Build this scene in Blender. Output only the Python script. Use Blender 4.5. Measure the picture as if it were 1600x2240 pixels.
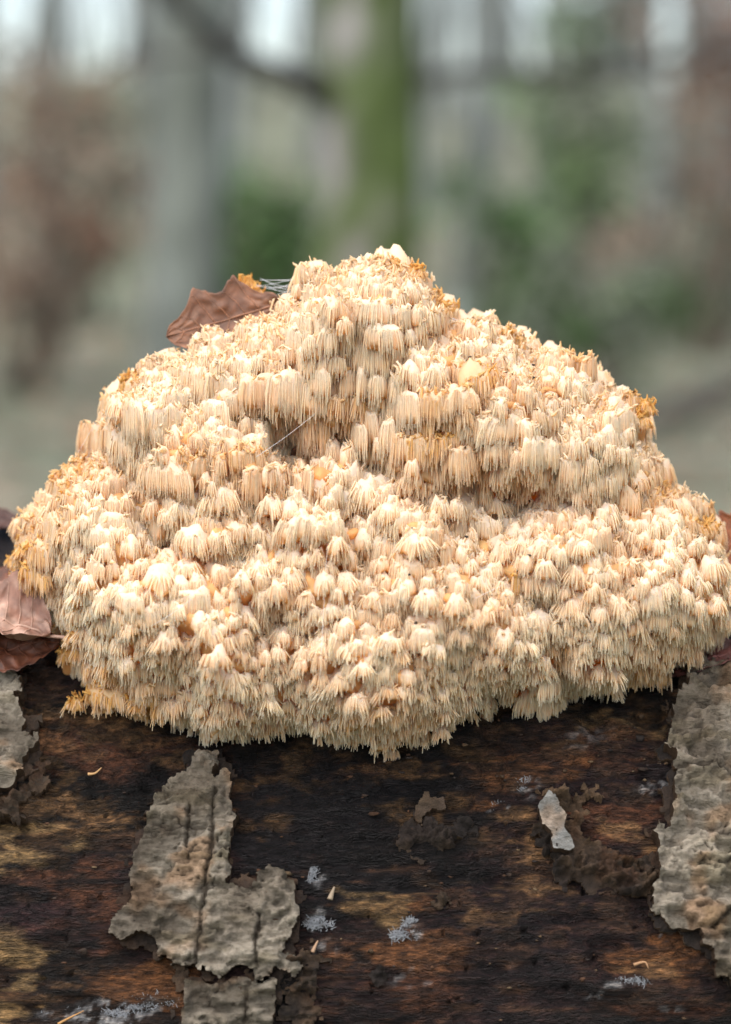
import bpy, math, random
import numpy as np

for o in list(bpy.data.objects):
    bpy.data.objects.remove(o, do_unlink=True)
scene = bpy.context.scene
rng = np.random.default_rng(7)
random.seed(7)
PI = math.pi

# ------------------------------------------------------------------ camera
PITCH = math.radians(6.0)          # looking slightly down
DIST = 0.94                        # lens to plane of focus
FPX = 6000.0                       # focal length in photo pixels (90 mm on a 24 mm wide frame)
CP, SP = math.cos(PITCH), math.sin(PITCH)
CAM = np.array([0.0, -DIST * CP, DIST * SP])
FWD = np.array([0.0, CP, -SP]); UPV = np.array([0.0, SP, CP]); RGT = np.array([1.0, 0, 0])
cam = bpy.data.cameras.new('camera')
cam.lens = 90; cam.sensor_fit = 'HORIZONTAL'; cam.sensor_width = 24
cam.clip_start = 0.02; cam.clip_end = 2000
cam.dof.use_dof = True; cam.dof.focus_distance = 0.945; cam.dof.aperture_fstop = 5.6
camo = bpy.data.objects.new('camera', cam)
camo.location = CAM; camo.rotation_euler = (PI / 2 - PITCH, 0, 0)
scene.collection.objects.link(camo); scene.camera = camo

# ------------------------------------------------------------------ sky, sun, exposure
SUN_EL, SUN_AZ = math.radians(60), math.radians(205)      # azimuth clockwise from +y
w = bpy.data.worlds.new('World'); scene.world = w; w.use_nodes = True
nt = w.node_tree
bg = nt.nodes['Background']
sky = nt.nodes.new('ShaderNodeTexSky'); sky.sky_type = 'NISHITA'; sky.sun_disc = False
sky.sun_elevation = SUN_EL; sky.sun_rotation = SUN_AZ
sky.air_density = 1.0; sky.dust_density = 1.2; sky.ozone_density = 1.0
hs = nt.nodes.new('ShaderNodeHueSaturation'); hs.inputs['Saturation'].default_value = 0.75   # overcast: a paler sky
nt.links.new(sky.outputs[0], hs.inputs['Color']); nt.links.new(hs.outputs[0], bg.inputs[0]); bg.inputs[1].default_value = 0.052
sun = bpy.data.lights.new('sun', 'SUN'); sun.energy = 1.5; sun.angle = math.radians(95)
sun.color = (1.0, 0.94, 0.85)
suno = bpy.data.objects.new('sun', sun); scene.collection.objects.link(suno)
suno.rotation_euler = (PI / 2 - SUN_EL, 0, PI - SUN_AZ)
scene.view_settings.view_transform = 'Standard'; scene.view_settings.look = 'None'
scene.view_settings.gamma = 1.0; scene.view_settings.use_curve_mapping = False
scene.view_settings.exposure = 2.25
scene.cycles.max_bounces = 24; scene.cycles.diffuse_bounces = 18; scene.cycles.transmission_bounces = 18
scene.cycles.transparent_max_bounces = 6
scene.cycles.caustics_reflective = False; scene.cycles.caustics_refractive = False
try:
    scene.cycles.use_denoising = True; scene.cycles.denoiser = 'OPENIMAGEDENOISE'
    scene.cycles.denoising_input_passes = 'RGB_ALBEDO_NORMAL'
except Exception:
    pass

# ------------------------------------------------------------------ helpers
def ray(px, py):
    px = np.asarray(px, float); py = np.asarray(py, float)
    return FWD + ((px - 800) / FPX)[..., None] * RGT + ((1120 - py) / FPX)[..., None] * UPV

def at(px, py, y):                     # the point where a pixel's ray meets the upright plane y
    d = ray(px, py)
    t = (np.asarray(y, float) - CAM[1]) / d[..., 1]
    return CAM + t[..., None] * d

def topix(P):
    v = P - CAM
    z = v @ FWD
    return 800 + FPX * (v @ RGT) / z, 1120 - FPX * (v @ UPV) / z

def hsh(ix, iy, iz, seed):
    with np.errstate(over='ignore'):
        h = (ix.astype(np.uint32) * np.uint32(374761393) + iy.astype(np.uint32) * np.uint32(668265263)
             + iz.astype(np.uint32) * np.uint32(2246822519) + np.uint32((seed * 3266489917) & 0xffffffff))
        h = (h ^ (h >> np.uint32(13))) * np.uint32(1274126177)
        h = (h ^ (h >> np.uint32(15))) * np.uint32(2654435761)
        h = h ^ (h >> np.uint32(16))
    return h.astype(np.float64) / 2147483647.5 - 1.0

def vn(x, y, z=0.0, seed=0):
    x, y, z = np.broadcast_arrays(np.asarray(x, float), np.asarray(y, float), np.asarray(z, float))
    ix, iy, iz = np.floor(x).astype(np.int64), np.floor(y).astype(np.int64), np.floor(z).astype(np.int64)
    fx, fy, fz = x - ix, y - iy, z - iz
    s = lambda t: t * t * t * (t * (t * 6 - 15) + 10)
    fx, fy, fz = s(fx), s(fy), s(fz)
    r = 0
    for a in (0, 1):
        for b in (0, 1):
            for c in (0, 1):
                r = r + hsh(ix + a, iy + b, iz + c, seed) * (fx if a else 1 - fx) * (fy if b else 1 - fy) * (fz if c else 1 - fz)
    return r

def fbm(x, y, z=0.0, seed=0, oct=4, gain=0.5):
    r, a = 0, 1.0
    for i in range(oct):
        k = 2.03 ** i
        r = r + a * vn(np.asarray(x) * k, np.asarray(y) * k, np.asarray(z) * k, seed + i * 17)
        a *= gain
    return r

def sstep(a, b, x):
    t = np.clip((x - a) / (b - a), 0, 1)
    return t * t * (3 - 2 * t)

def polydist(poly, X, Y):              # signed distance, positive inside
    poly = np.asarray(poly, float); n = len(poly)
    d = np.full(np.shape(X), 1e18); ins = np.zeros(np.shape(X), bool)
    for i in range(n):
        ax, ay = poly[i]; bx, by = poly[(i + 1) % n]
        ex, ey = bx - ax, by - ay
        t = np.clip(((X - ax) * ex + (Y - ay) * ey) / (ex * ex + ey * ey + 1e-30), 0, 1)
        d = np.minimum(d, (X - ax - t * ex) ** 2 + (Y - ay - t * ey) ** 2)
        if ey != 0:
            c = ((ay > Y) != (by > Y)) & (X < ex * (Y - ay) / ey + ax)
            ins ^= c
    d = np.sqrt(d)
    return np.where(ins, d, -d)

def mesh(name, V, faces, mat, parent=None, col=None, smooth=True):
    """V (n,3); faces: list of integer arrays (m,3) or (m,4)"""
    me = bpy.data.meshes.new(name)
    V = np.ascontiguousarray(V, dtype=np.float32)
    faces = [np.asarray(f, dtype=np.int32) for f in faces if len(f)]
    loops = np.concatenate([f.ravel() for f in faces])
    tot = np.concatenate([np.full(len(f), f.shape[1], np.int32) for f in faces])
    st = np.concatenate([[0], np.cumsum(tot)[:-1]]).astype(np.int32)
    me.vertices.add(len(V)); me.vertices.foreach_set('co', V.ravel())
    me.loops.add(len(loops)); me.loops.foreach_set('vertex_index', loops)
    me.polygons.add(len(tot)); me.polygons.foreach_set('loop_start', st)
    me.polygons.foreach_set('use_smooth', np.full(len(tot), smooth))
    me.update(calc_edges=True)
    if col is not None:
        a = me.attributes.new('col', 'FLOAT_COLOR', 'POINT')
        c = np.ones((len(V), 4), np.float32); c[:, :3] = col
        a.data.foreach_set('color', c.ravel())
    me.materials.append(mat)
    o = bpy.data.objects.new(name, me)
    scene.collection.objects.link(o)
    if parent is not None:
        o.parent = parent
    return o

def empty(name, loc=(0, 0, 0)):
    o = bpy.data.objects.new(name, None); o.empty_display_size = 0.05
    o.location = loc
    scene.collection.objects.link(o)
    return o

def tag(o, label=None, cat=None, group=None, kind=None):
    if label: o['label'] = label
    if cat: o['category'] = cat
    if group: o['group'] = group
    if kind: o['kind'] = kind
    return o

class Bag:                             # collects pieces of ONE part
    def __init__(s): s.V = []; s.F = []; s.C = []; s.n = 0
    def add(s, V, F, C=None):
        V = np.asarray(V, float)
        s.V.append(V)
        for f in F:
            if len(f): s.F.append(np.asarray(f) + s.n)
        if C is not None: s.C.append(np.broadcast_to(C, (len(V), 3)))
        s.n += len(V)
    def build(s, name, mat, parent=None, smooth=True):
        F3 = [f for f in s.F if f.shape[1] == 3]; F4 = [f for f in s.F if f.shape[1] == 4]
        fs = ([np.concatenate(F4)] if F4 else []) + ([np.concatenate(F3)] if F3 else [])
        return mesh(name, np.concatenate(s.V), fs, mat, parent, np.concatenate(s.C) if s.C else None, smooth)

def hairs(P, R, k=4):
    """many tapered spines at once. P (N,m,3), R (N,m). returns V, quads, tris, ring index of each vertex"""
    N, m, _ = P.shape
    T = np.gradient(P, axis=1); T /= np.linalg.norm(T, axis=2, keepdims=True) + 1e-12
    ref = np.zeros_like(T); ref[..., 0] = 0.83; ref[..., 1] = 0.55
    A = np.cross(T, ref); A /= np.linalg.norm(A, axis=2, keepdims=True) + 1e-12
    B = np.cross(T, A)
    ph = np.arange(k) * 2 * PI / k
    V = P[:, :, None, :] + R[:, :, None, None] * (np.cos(ph)[None, None, :, None] * A[:, :, None, :] + np.sin(ph)[None, None, :, None] * B[:, :, None, :])
    tip = P[:, -1] + T[:, -1] * R[:, -1:] * 1.2
    V = np.concatenate([V.reshape(N, m * k, 3), tip[:, None]], axis=1)
    nv = m * k + 1
    q = []
    for j in range(m - 1):
        for i in range(k):
            q.append([j * k + i, j * k + (i + 1) % k, (j + 1) * k + (i + 1) % k, (j + 1) * k + i])
    t = [[(m - 1) * k + i, (m - 1) * k + (i + 1) % k, m * k] for i in range(k)]
    off = (np.arange(N) * nv)[:, None, None]
    Q = (np.array(q)[None] + off).reshape(-1, 4); Tt = (np.array(t)[None] + off).reshape(-1, 3)
    ring = np.tile(np.concatenate([np.repeat(np.arange(m), k), [m - 1]]), N)
    return V.reshape(-1, 3), Q, Tt, ring

def tube(bag, pts, rad, k=8, col=None, wob=0.0, seed=0):
    P = np.asarray(pts, float); n = len(P)
    R = np.broadcast_to(np.asarray(rad, float), (n,))
    T = np.gradient(P, axis=0); T /= np.linalg.norm(T, axis=1, keepdims=True) + 1e-12
    ref = np.array([0.31, 0.87, 0.13]) if abs(T[0] @ np.array([0.31, 0.87, 0.13])) < 0.85 else np.array([0.9, 0.1, 0.3])
    A = np.cross(T, ref); A /= np.linalg.norm(A, axis=1, keepdims=True) + 1e-12
    B = np.cross(T, A)
    ph = np.arange(k) * 2 * PI / k
    rr = R[:, None] * (1 + (wob * vn(np.cos(ph)[None] * 1.6 + seed, np.sin(ph)[None] * 1.6, np.arange(n)[:, None] * 0.45, seed) if wob else 0))
    rr = np.broadcast_to(rr, (n, k))
    V = P[:, None] + rr[..., None] * (np.cos(ph)[None, :, None] * A[:, None] + np.sin(ph)[None, :, None] * B[:, None])
    V = np.concatenate([V.reshape(-1, 3), P[:1], P[-1:]])
    i = np.arange(k); j = (i + 1) % k
    q = np.concatenate([np.stack([r * k + i, r * k + j, (r + 1) * k + j, (r + 1) * k + i], 1) for r in range(n - 1)])
    t = np.concatenate([np.stack([j, i, np.full(k, n * k)], 1), np.stack([(n - 1) * k + i, (n - 1) * k + j, np.full(k, n * k + 1)], 1)])
    bag.add(V, [q, t], col)

def curve(p, n):                       # smooth path through control points
    p = np.asarray(p, float); m = len(p)
    q = np.concatenate([[2 * p[0] - p[1]], p, [2 * p[-1] - p[-2]]])
    out = []
    for s in np.linspace(0, m - 1, n):
        i = min(int(s), m - 2); t = s - i
        a, b, c, d = q[i], q[i + 1], q[i + 2], q[i + 3]
        out.append(0.5 * (2 * b + (c - a) * t + (2 * a - 5 * b + 4 * c - d) * t * t + (3 * b - a - 3 * c + d) * t ** 3))
    return np.array(out)

def blob(c, r, seed=0, nu=9, nv=6, amp=0.2):
    u = np.arange(nu) * 2 * PI / nu; v = np.linspace(0, PI, nv + 1)[1:-1]
    U, Vv = np.meshgrid(u, v)
    D = np.stack([np.cos(U) * np.sin(Vv), np.sin(U) * np.sin(Vv), np.cos(Vv)], -1).reshape(-1, 3)
    D = np.concatenate([D, [[0, 0, 1.]], [[0, 0, -1.]]])
    s = 1 + amp * vn(D[:, 0] * 1.7 + seed * 3.1, D[:, 1] * 1.7, D[:, 2] * 1.7, seed)
    V = np.asarray(c) + D * s[:, None] * np.asarray(r)
    m = nv - 1; i = np.arange(nu); j = (i + 1) % nu
    q = np.concatenate([np.stack([a * nu + i, (a + 1) * nu + i, (a + 1) * nu + j, a * nu + j], 1) for a in range(m - 1)])
    t = np.concatenate([np.stack([i, j, np.full(nu, m * nu)], 1), np.stack([(m - 1) * nu + j, (m - 1) * nu + i, np.full(nu, m * nu + 1)], 1)])
    return V, [q, t]

# ------------------------------------------------------------------ materials
def newmat(name):
    m = bpy.data.materials.new(name); m.use_nodes = True
    n = m.node_tree.nodes; l = m.node_tree.links
    return m, n, l, n['Principled BSDF']

def noise(n, l, scale, detail=4, rough=0.55, stretch=None, coord='Object'):
    tc = n.new('ShaderNodeTexCoord'); t = n.new('ShaderNodeTexNoise')
    t.inputs['Scale'].default_value = scale; t.inputs['Detail'].default_value = detail; t.inputs['Roughness'].default_value = rough
    if stretch:
        mp = n.new('ShaderNodeMapping'); mp.inputs['Scale'].default_value = stretch
        l.new(tc.outputs[coord], mp.inputs[0]); l.new(mp.outputs[0], t.inputs['Vector'])
    else:
        l.new(tc.outputs[coord], t.inputs['Vector'])
    return t.outputs['Fac']

def ramp(n, l, fac, stops):
    r = n.new('ShaderNodeValToRGB')
    e = r.color_ramp.elements
    while len(e) < len(stops): e.new(0.5)
    for k, (p, c) in enumerate(stops):
        e[k].position = p; e[k].color = (*c, 1)
    l.new(fac, r.inputs[0]); return r.outputs[0]

def mix(n, l, a, b, fac, mode='MIX'):
    x = n.new('ShaderNodeMix'); x.data_type = 'RGBA'; x.blend_type = mode
    for sock, v in ((x.inputs[6], a), (x.inputs[7], b), (x.inputs[0], fac)):
        if hasattr(v, 'is_linked') or hasattr(v, 'links'): l.new(v, sock)
        elif isinstance(v, tuple): sock.default_value = (*v, 1)
        else: sock.default_value = v
    return x.outputs[2]

def bump(n, l, bs, h, strength, dist):
    b = n.new('ShaderNodeBump'); b.inputs['Strength'].default_value = strength; b.inputs['Distance'].default_value = dist
    l.new(h, b.inputs['Height']); l.new(b.outputs[0], bs.inputs['Normal']); return b

def attr(n):
    a = n.new('ShaderNodeAttribute'); a.attribute_name = 'col'; return a.outputs['Color']

def mat_fungus():
    m, n, l, b = newmat('fungus_flesh')
    c = attr(n)
    f = noise(n, l, 260, 3)
    c2 = mix(n, l, c, ramp(n, l, f, [(0.3, (1.0, 0.97, 0.92)), (0.7, (1, 1, 1))]), 0.5, 'MULTIPLY')
    l.new(c2, b.inputs['Base Color']); b.inputs['Roughness'].default_value = 0.55
    b.inputs['Specular IOR Level'].default_value = 0.15
    bump(n, l, b, noise(n, l, 1000, 3), 0.5, 0.0006)
    tr = n.new('ShaderNodeBsdfTranslucent')
    l.new(mix(n, l, c2, (1.0, 0.87, 0.62), 1.0, 'MULTIPLY'), tr.inputs[0])
    ms = n.new('ShaderNodeMixShader'); ms.inputs[0].default_value = 0.58
    l.new(b.outputs[0], ms.inputs[1]); l.new(tr.outputs[0], ms.inputs[2])
    l.new(ms.outputs[0], n['Material Output'].inputs[0])
    return m

def mat_wood():
    m, n, l, b = newmat('bare_wet_wood')
    c = attr(n)
    g = noise(n, l, 1.0, 5, 0.65, (190, 620, 620))
    g2 = noise(n, l, 1.0, 3, 0.6, (520, 1500, 1500))
    c2 = mix(n, l, c, ramp(n, l, g, [(0.32, (0.12, 0.10, 0.10)), (0.5, (0.9, 0.85, 0.82)), (0.68, (2.6, 2.3, 2.0))]), 0.9, 'MULTIPLY')
    l.new(c2, b.inputs['Base Color'])
    b.inputs['Roughness'].default_value = 0.55; b.inputs['Specular IOR Level'].default_value = 0.2
    ad = n.new('ShaderNodeMath'); ad.operation = 'ADD'; l.new(g, ad.inputs[0]); l.new(g2, ad.inputs[1])
    bump(n, l, b, ad.outputs[0], 1.0, 0.003)
    return m

def mat_bark():
    m, n, l, b = newmat('grey_bark')
    c = attr(n)
    f = noise(n, l, 1.0, 6, 0.65, (350, 600, 600))
    f2 = noise(n, l, 90, 4)
    c2 = mix(n, l, c, ramp(n, l, f, [(0.3, (0.5, 0.47, 0.42)), (0.5, (0.95, 0.94, 0.92)), (0.72, (1.25, 1.25, 1.25))]), 0.9, 'MULTIPLY')
    c3 = mix(n, l, c2, ramp(n, l, f2, [(0.35, (0.9, 0.88, 0.84)), (0.6, (1.0, 0.97, 0.95))]), 0.8, 'MULTIPLY')
    l.new(c3, b.inputs['Base Color']); b.inputs['Roughness'].default_value = 0.85
    b.inputs['Specular IOR Level'].default_value = 0.25
    bump(n, l, b, f, 1.0, 0.002)
    return m

def mat_attr(name, rough=0.8, scale=30, var=0.4, trans=0.0, bmp=0.0, spec=0.3):
    m, n, l, b = newmat(name)
    c = attr(n)
    f = noise(n, l, scale, 5)
    c2 = mix(n, l, c, ramp(n, l, f, [(0.3, (0.55, 0.55, 0.55)), (0.7, (1.25, 1.25, 1.25))]), var, 'MULTIPLY')
    l.new(c2, b.inputs['Base Color']); b.inputs['Roughness'].default_value = rough
    b.inputs['Specular IOR Level'].default_value = spec
    if bmp: bump(n, l, b, f, 0.7, bmp)
    if trans:
        tr = n.new('ShaderNodeBsdfTranslucent'); l.new(c2, tr.inputs[0])
        ms = n.new('ShaderNodeMixShader'); ms.inputs[0].default_value = trans
        l.new(b.outputs[0], ms.inputs[1]); l.new(tr.outputs[0], ms.inputs[2])
        l.new(ms.outputs[0], n['Material Output'].inputs[0])
    return m

def mat_ground():
    m, n, l, b = newmat('forest_floor')
    f = noise(n, l, 1.7, 6, 0.6); f2 = noise(n, l, 5, 5); f3 = noise(n, l, 0.25, 3)
    c = ramp(n, l, f, [(0.38, (0.035, 0.055, 0.022)), (0.5, (0.09, 0.095, 0.058)), (0.62, (0.155, 0.135, 0.10))])
    c = mix(n, l, c, ramp(n, l, f2, [(0.3, (0.5, 0.5, 0.5)), (0.7, (1.3, 1.3, 1.3))]), 0.8, 'MULTIPLY')
    c = mix(n, l, c, (0.11, 0.12, 0.08), ramp(n, l, f3, [(0.45, (0, 0, 0)), (0.65, (1, 1, 1))]))
    l.new(c, b.inputs['Base Color']); b.inputs['Roughness'].default_value = 0.9
    bump(n, l, b, f2, 0.6, 0.05)
    return m

M_FUN = mat_fungus(); M_WOOD = mat_wood(); M_BARK = mat_bark(); M_GROUND = mat_ground()
M_LEAF = mat_attr('dead_leaf', 0.55, 220, 1.0, 0.15, 0.0004, 0.45)
M_BAST = mat_attr('inner_bark', 0.9, 500, 0.9, 0.0, 0.002)
M_TRUNK = mat_attr('tree_bark', 0.85, 7, 0.6, 0.0, 0.02)
M_FOL = mat_attr('foliage', 0.6, 5, 0.5, 0.25)
M_SILK = mat_attr('silk', 0.4, 50, 0.0, 0.4)
M_MOULD = mat_attr('mould', 0.9, 600, 0.4, 0.3)
M_DIRT = mat_attr('dirt', 0.8, 300, 0.3)

# ------------------------------------------------------------------ ground and hillside
def gz(x, y):
    z = -0.405 - 0.16 * sstep(0.6, 6, y) + 3.2 * sstep(11, 62, y) * 1.15
    z = z + 0.012 * (y - 62) * (y > 62) + 0.05 * vn(x * 0.35, y * 0.35, 0, 3) * sstep(1, 4, y) + 0.5 * vn(x * 0.06, y * 0.06, 0, 5) * sstep(9, 30, y)
    return z

yy = np.concatenate([np.linspace(-4, 14, 90), np.linspace(14.5, 70, 70), np.linspace(75, 400, 20)])
xx = np.concatenate([np.linspace(-160, -16, 20), np.linspace(-15, 15, 90), np.linspace(16, 160, 20)])
X, Y = np.meshgrid(xx, yy)
gi = np.arange(X.size).reshape(X.shape)
gq = np.stack([gi[:-1, :-1], gi[:-1, 1:], gi[1:, 1:], gi[1:, :-1]], -1).reshape(-1, 4)
tag(mesh('ground', np.stack([X, Y, gz(X, Y)], -1).reshape(-1, 3), [gq], M_GROUND), kind='structure')

# ------------------------------------------------------------------ fallen log
LR, LY, LZ = 0.19, 0.15, -0.214
LHALF = 0.95
def logR(x, th):
    return LR + 0.005 * vn(x * 9, th * 2.2, 0, 11) + 0.0025 * vn(x * 26, th * 6, 0, 12) - 0.010 * sstep(0.25, 0.9, np.abs(x)) * 0
def logP(x, th, r):
    return np.stack([x, LY - r * np.cos(th), LZ + r * np.sin(th)], -1)
def logpix(px, py, r=LR + 0.001):       # pixel -> (x, theta) on the log
    d = ray(px, py); o = CAM
    a = d[..., 1] ** 2 + d[..., 2] ** 2
    oy, oz = o[1] - LY, o[2] - LZ
    b = 2 * (oy * d[..., 1] + oz * d[..., 2]); c = oy * oy + oz * oz - r * r
    disc = np.maximum(b * b - 4 * a * c, 0)
    t = (-b - np.sqrt(disc)) / (2 * a)
    P = o + t[..., None] * d
    return P[..., 0], np.arctan2(P[..., 2] - LZ, LY - P[..., 1])

log = tag(empty('fallen_log', (0, LY, LZ - LR)), 'dark decaying fallen log with patches of grey peeling bark, carrying the cream fungus', 'log')
LOGOFF = np.array([0, LY, LZ - LR])
STEP = 0.0010
xs = np.concatenate([np.linspace(-LHALF, -0.20, 40), np.arange(-0.195, 0.195, STEP), np.linspace(0.20, LHALF, 40)])
ths = np.concatenate([np.arange(-0.62, 1.25, STEP / LR), np.linspace(1.26, 2 * PI - 0.63, 60)])
Xl, Tl = np.meshgrid(xs, ths)
r0 = logR(Xl, Tl)
S = Tl * LR
# relief: fibrous grain along the log, flaked steps, lumps
grain = fbm(Xl * 120, S * 900, 0, 21, 3)
steps = fbm(Xl * 30, S * 130, 0, 22, 4)
disp = 0.0008 * grain + 0.0018 * np.tanh(steps * 2.5) + 0.001 * fbm(Xl * 45, S * 60, 0, 23, 3)
upper = sstep(0.25, 0.7, Tl + 0.25 * vn(Xl * 12, S * 12, 0, 24)) * (Tl < 2.5)
disp += upper * (0.0022 * fbm(Xl * 110, S * 160, 0, 25, 4) + 0.0010 * np.tanh(5 * fbm(Xl * 90, S * 150, 0, 26, 3)))
# beetle holes
hp = [(205, 1735), (345, 2030), (190, 1975), (215, 1955), (150, 2130), (1240, 2160), (1040, 1880), (1390, 2030), (1300, 2095), (1170, 2110), (1045, 2045), (1145, 2035),
      (270, 1990), (60, 2010), (180, 1860), (155, 1760), (90, 2140), (140, 2050), (1250, 2115), (1330, 1790), (1020, 2120), (760, 2080), (230, 1770), (700, 2190), (980, 2190)]
for k in range(34):
    hp.append((rng.uniform(0, 1600), rng.uniform(1700, 2240)))
holes = np.zeros_like(Xl)
for k, (hx, hy) in enumerate(hp):
    ux, ut = logpix(float(hx), float(hy))
    rad = 0.0011 if k < 12 else rng.uniform(0.0006, 0.0010)
    sx = 2.2 if k == 0 else 1.0
    holes = np.maximum(holes, 1 - sstep(0.5, 1.1, np.sqrt(((Xl - ux) / (rad * sx)) ** 2 + ((Tl - ut) * LR / rad) ** 2)))
disp = np.minimum(disp, 0.0016)
disp -= 0.0035 * holes
Pl = logP(Xl, Tl, r0 + disp)
# colour: stains of the wood, patches located on the log
pxl, pyl = topix(Pl)
n1 = fbm(Xl * 22, S * 75, 0, 31, 5); n2 = fbm(Xl * 60, S * 300, 0, 32, 4); n3 = fbm(Xl * 9, S * 22, 0, 33, 4)
DK = np.array([0.006, 0.005, 0.005]); BR = np.array([0.022, 0.012, 0.008]); RD = np.array([0.055, 0.024, 0.014])
TN = np.array([0.17, 0.098, 0.048]); OR = np.array([0.095, 0.043, 0.019]); PU = np.array([0.020, 0.010, 0.012])
WH = np.array([0.24, 0.25, 0.265]); YL = np.array([0.18, 0.12, 0.058]); BL = np.array([0.006, 0.005, 0.006])
def lerp(a, b, t): return a + (b - a) * np.clip(t, 0, 1)[..., None]
Cw = lerp(np.broadcast_to(DK, Pl.shape), BR, sstep(-0.5, 0.8, n1 + 0.4 * n2))
Cw = lerp(Cw, RD, sstep(0.35, 0.95, n1 * 0.7 + n3 * 0.6) * 0.7)
Cw = lerp(Cw, TN, sstep(0.45, 0.9, n2 + 0.3 * n1) * 0.4)
n4 = fbm(Xl * 95, S * 150, 0, 34, 4)
Cw = lerp(Cw, np.array([0.075, 0.045, 0.022]), upper * sstep(0.15, 0.6, n4) * 0.8)
Cw = lerp(Cw, np.array([0.004, 0.0035, 0.0035]), upper * sstep(0.1, 0.5, -n4) * 0.85)
Cw = Cw * 0.68
Cw = lerp(Cw, PU, sstep(0.1, 0.7, -n3 + n2 * 0.3) * 0.5)
stains_shade = [(215, 1560, 190, 40, TN, .55), (130, 1650, 150, 45, RD, .9), (90, 1640, 90, 30, TN, .35), (150, 1775, 130, 30, TN, .75), (60, 1865, 120, 30, YL, .95), (230, 1830, 90, 14, TN, .5),
          (20, 2085, 65, 55, YL, .75), (200, 1975, 110, 60, RD, .8), (70, 2010, 110, 40, PU, .6), (330, 2150, 110, 40, OR, .95), (380, 2195, 40, 60, OR, 1.0), (20, 2210, 70, 40, YL, .8),
          (720, 1800, 300, 150, BL, .95), (560, 1870, 60, 100, BL, .95), (780, 1920, 170, 110, BL, .8), (620, 2160, 60, 120, DK, .9), (900, 2080, 130, 60, OR, .85), (860, 2180, 130, 60, RD, .8),  # black by the bark flap: wood stain and the flap's shadow painted as one
          (1480, 2080, 130, 55, OR, 1.0), (1440, 2110, 60, 25, TN, .7), (1150, 1850, 60, 55, TN, .7), (1140, 1920, 90, 30, TN, .55), (1350, 1800, 100, 60, RD, 1.0), (1390, 1830, 60, 18, TN, .8),
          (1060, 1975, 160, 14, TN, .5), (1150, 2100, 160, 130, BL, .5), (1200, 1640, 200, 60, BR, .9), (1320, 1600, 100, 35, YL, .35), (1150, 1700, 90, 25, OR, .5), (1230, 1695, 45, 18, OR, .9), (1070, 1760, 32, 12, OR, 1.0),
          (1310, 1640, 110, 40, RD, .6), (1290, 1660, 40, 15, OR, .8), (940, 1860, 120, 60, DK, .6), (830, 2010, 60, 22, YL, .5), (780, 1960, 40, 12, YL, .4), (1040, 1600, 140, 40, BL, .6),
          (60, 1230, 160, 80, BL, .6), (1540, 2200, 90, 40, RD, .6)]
wx = 26 * fbm(Xl * 45, S * 130, 0, 41, 3); wy = 16 * fbm(Xl * 45, S * 130, 0, 42, 3)
front = Tl < 2.0
for (cx, cy, rx, ry, c, st) in stains_shade:
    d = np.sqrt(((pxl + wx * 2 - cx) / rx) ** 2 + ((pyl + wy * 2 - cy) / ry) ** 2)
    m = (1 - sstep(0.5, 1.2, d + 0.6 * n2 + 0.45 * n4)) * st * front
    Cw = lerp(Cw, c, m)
# white mould films, ragged
for (cx, cy, rx, ry, st) in [(290, 2200, 130, 34, .9), (200, 2225, 120, 22, .8), (900, 2040, 38, 28, .9), (880, 2130, 60, 40, .35), (1365, 2150, 60, 14, .6), (1300, 2165, 70, 26, .35), (1110, 1770, 50, 14, .7),
                            (1150, 1720, 30, 30, .5), (690, 1925, 18, 30, .7), (685, 2015, 28, 24, .7), (725, 2070, 22, 20, .5), (1440, 1720, 60, 16, .6), (1470, 2040, 50, 14, .8), (1290, 1610, 60, 25, .3), (1470, 2205, 40, 16, .5), (1180, 1850, 14, 8, .6)]:
    d = np.sqrt(((pxl + wx - cx) / rx) ** 2 + ((pyl + wy - cy) / ry) ** 2)
    spk = sstep(-0.05, 0.6, fbm(Xl * 330, S * 500, 0, 51, 3))
    Cw = lerp(Cw, WH, (1 - sstep(0.3, 1.15, d)) * spk * st * front)
gi = np.arange(Xl.size).reshape(Xl.shape)
lq = np.stack([gi[:-1, :-1], gi[:-1, 1:], gi[1:, 1:], gi[1:, :-1]], -1).reshape(-1, 4)
seam = np.stack([gi[-1, :-1], gi[-1, 1:], gi[0, 1:], gi[0, :-1]], -1)
V = Pl.reshape(-1, 3) - LOGOFF; C = Cw.reshape(-1, 3)
nv = len(V)
V = np.concatenate([V, [[-LHALF, 0, LR], [LHALF, 0, LR]]]); C = np.concatenate([C, [TN * 0.5, TN * 0.5]])
a0, a1 = gi[:, 0], gi[:, -1]
cap = np.concatenate([np.stack([a0, np.roll(a0, -1), np.full(len(a0), nv)], 1), np.stack([np.roll(a1, -1), a1, np.full(len(a1), nv + 1)], 1)])
mesh('stem', V, [lq, seam, cap], M_WOOD, log, C)

def bark_plate_with_bast(name, poly, *a, **k):
    o = bark_plate(name, poly, *a, **k)
    bark_plate('inner_bark', poly, 0.0014, np.array([0.045, 0.027, 0.016]), np.array([0.014, 0.009, 0.007]), a[3] + 3, step=0.0012, relief=0.0005, rough=0.006, mat=M_BAST, grow=0.0016, taper=True)
    return o

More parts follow.
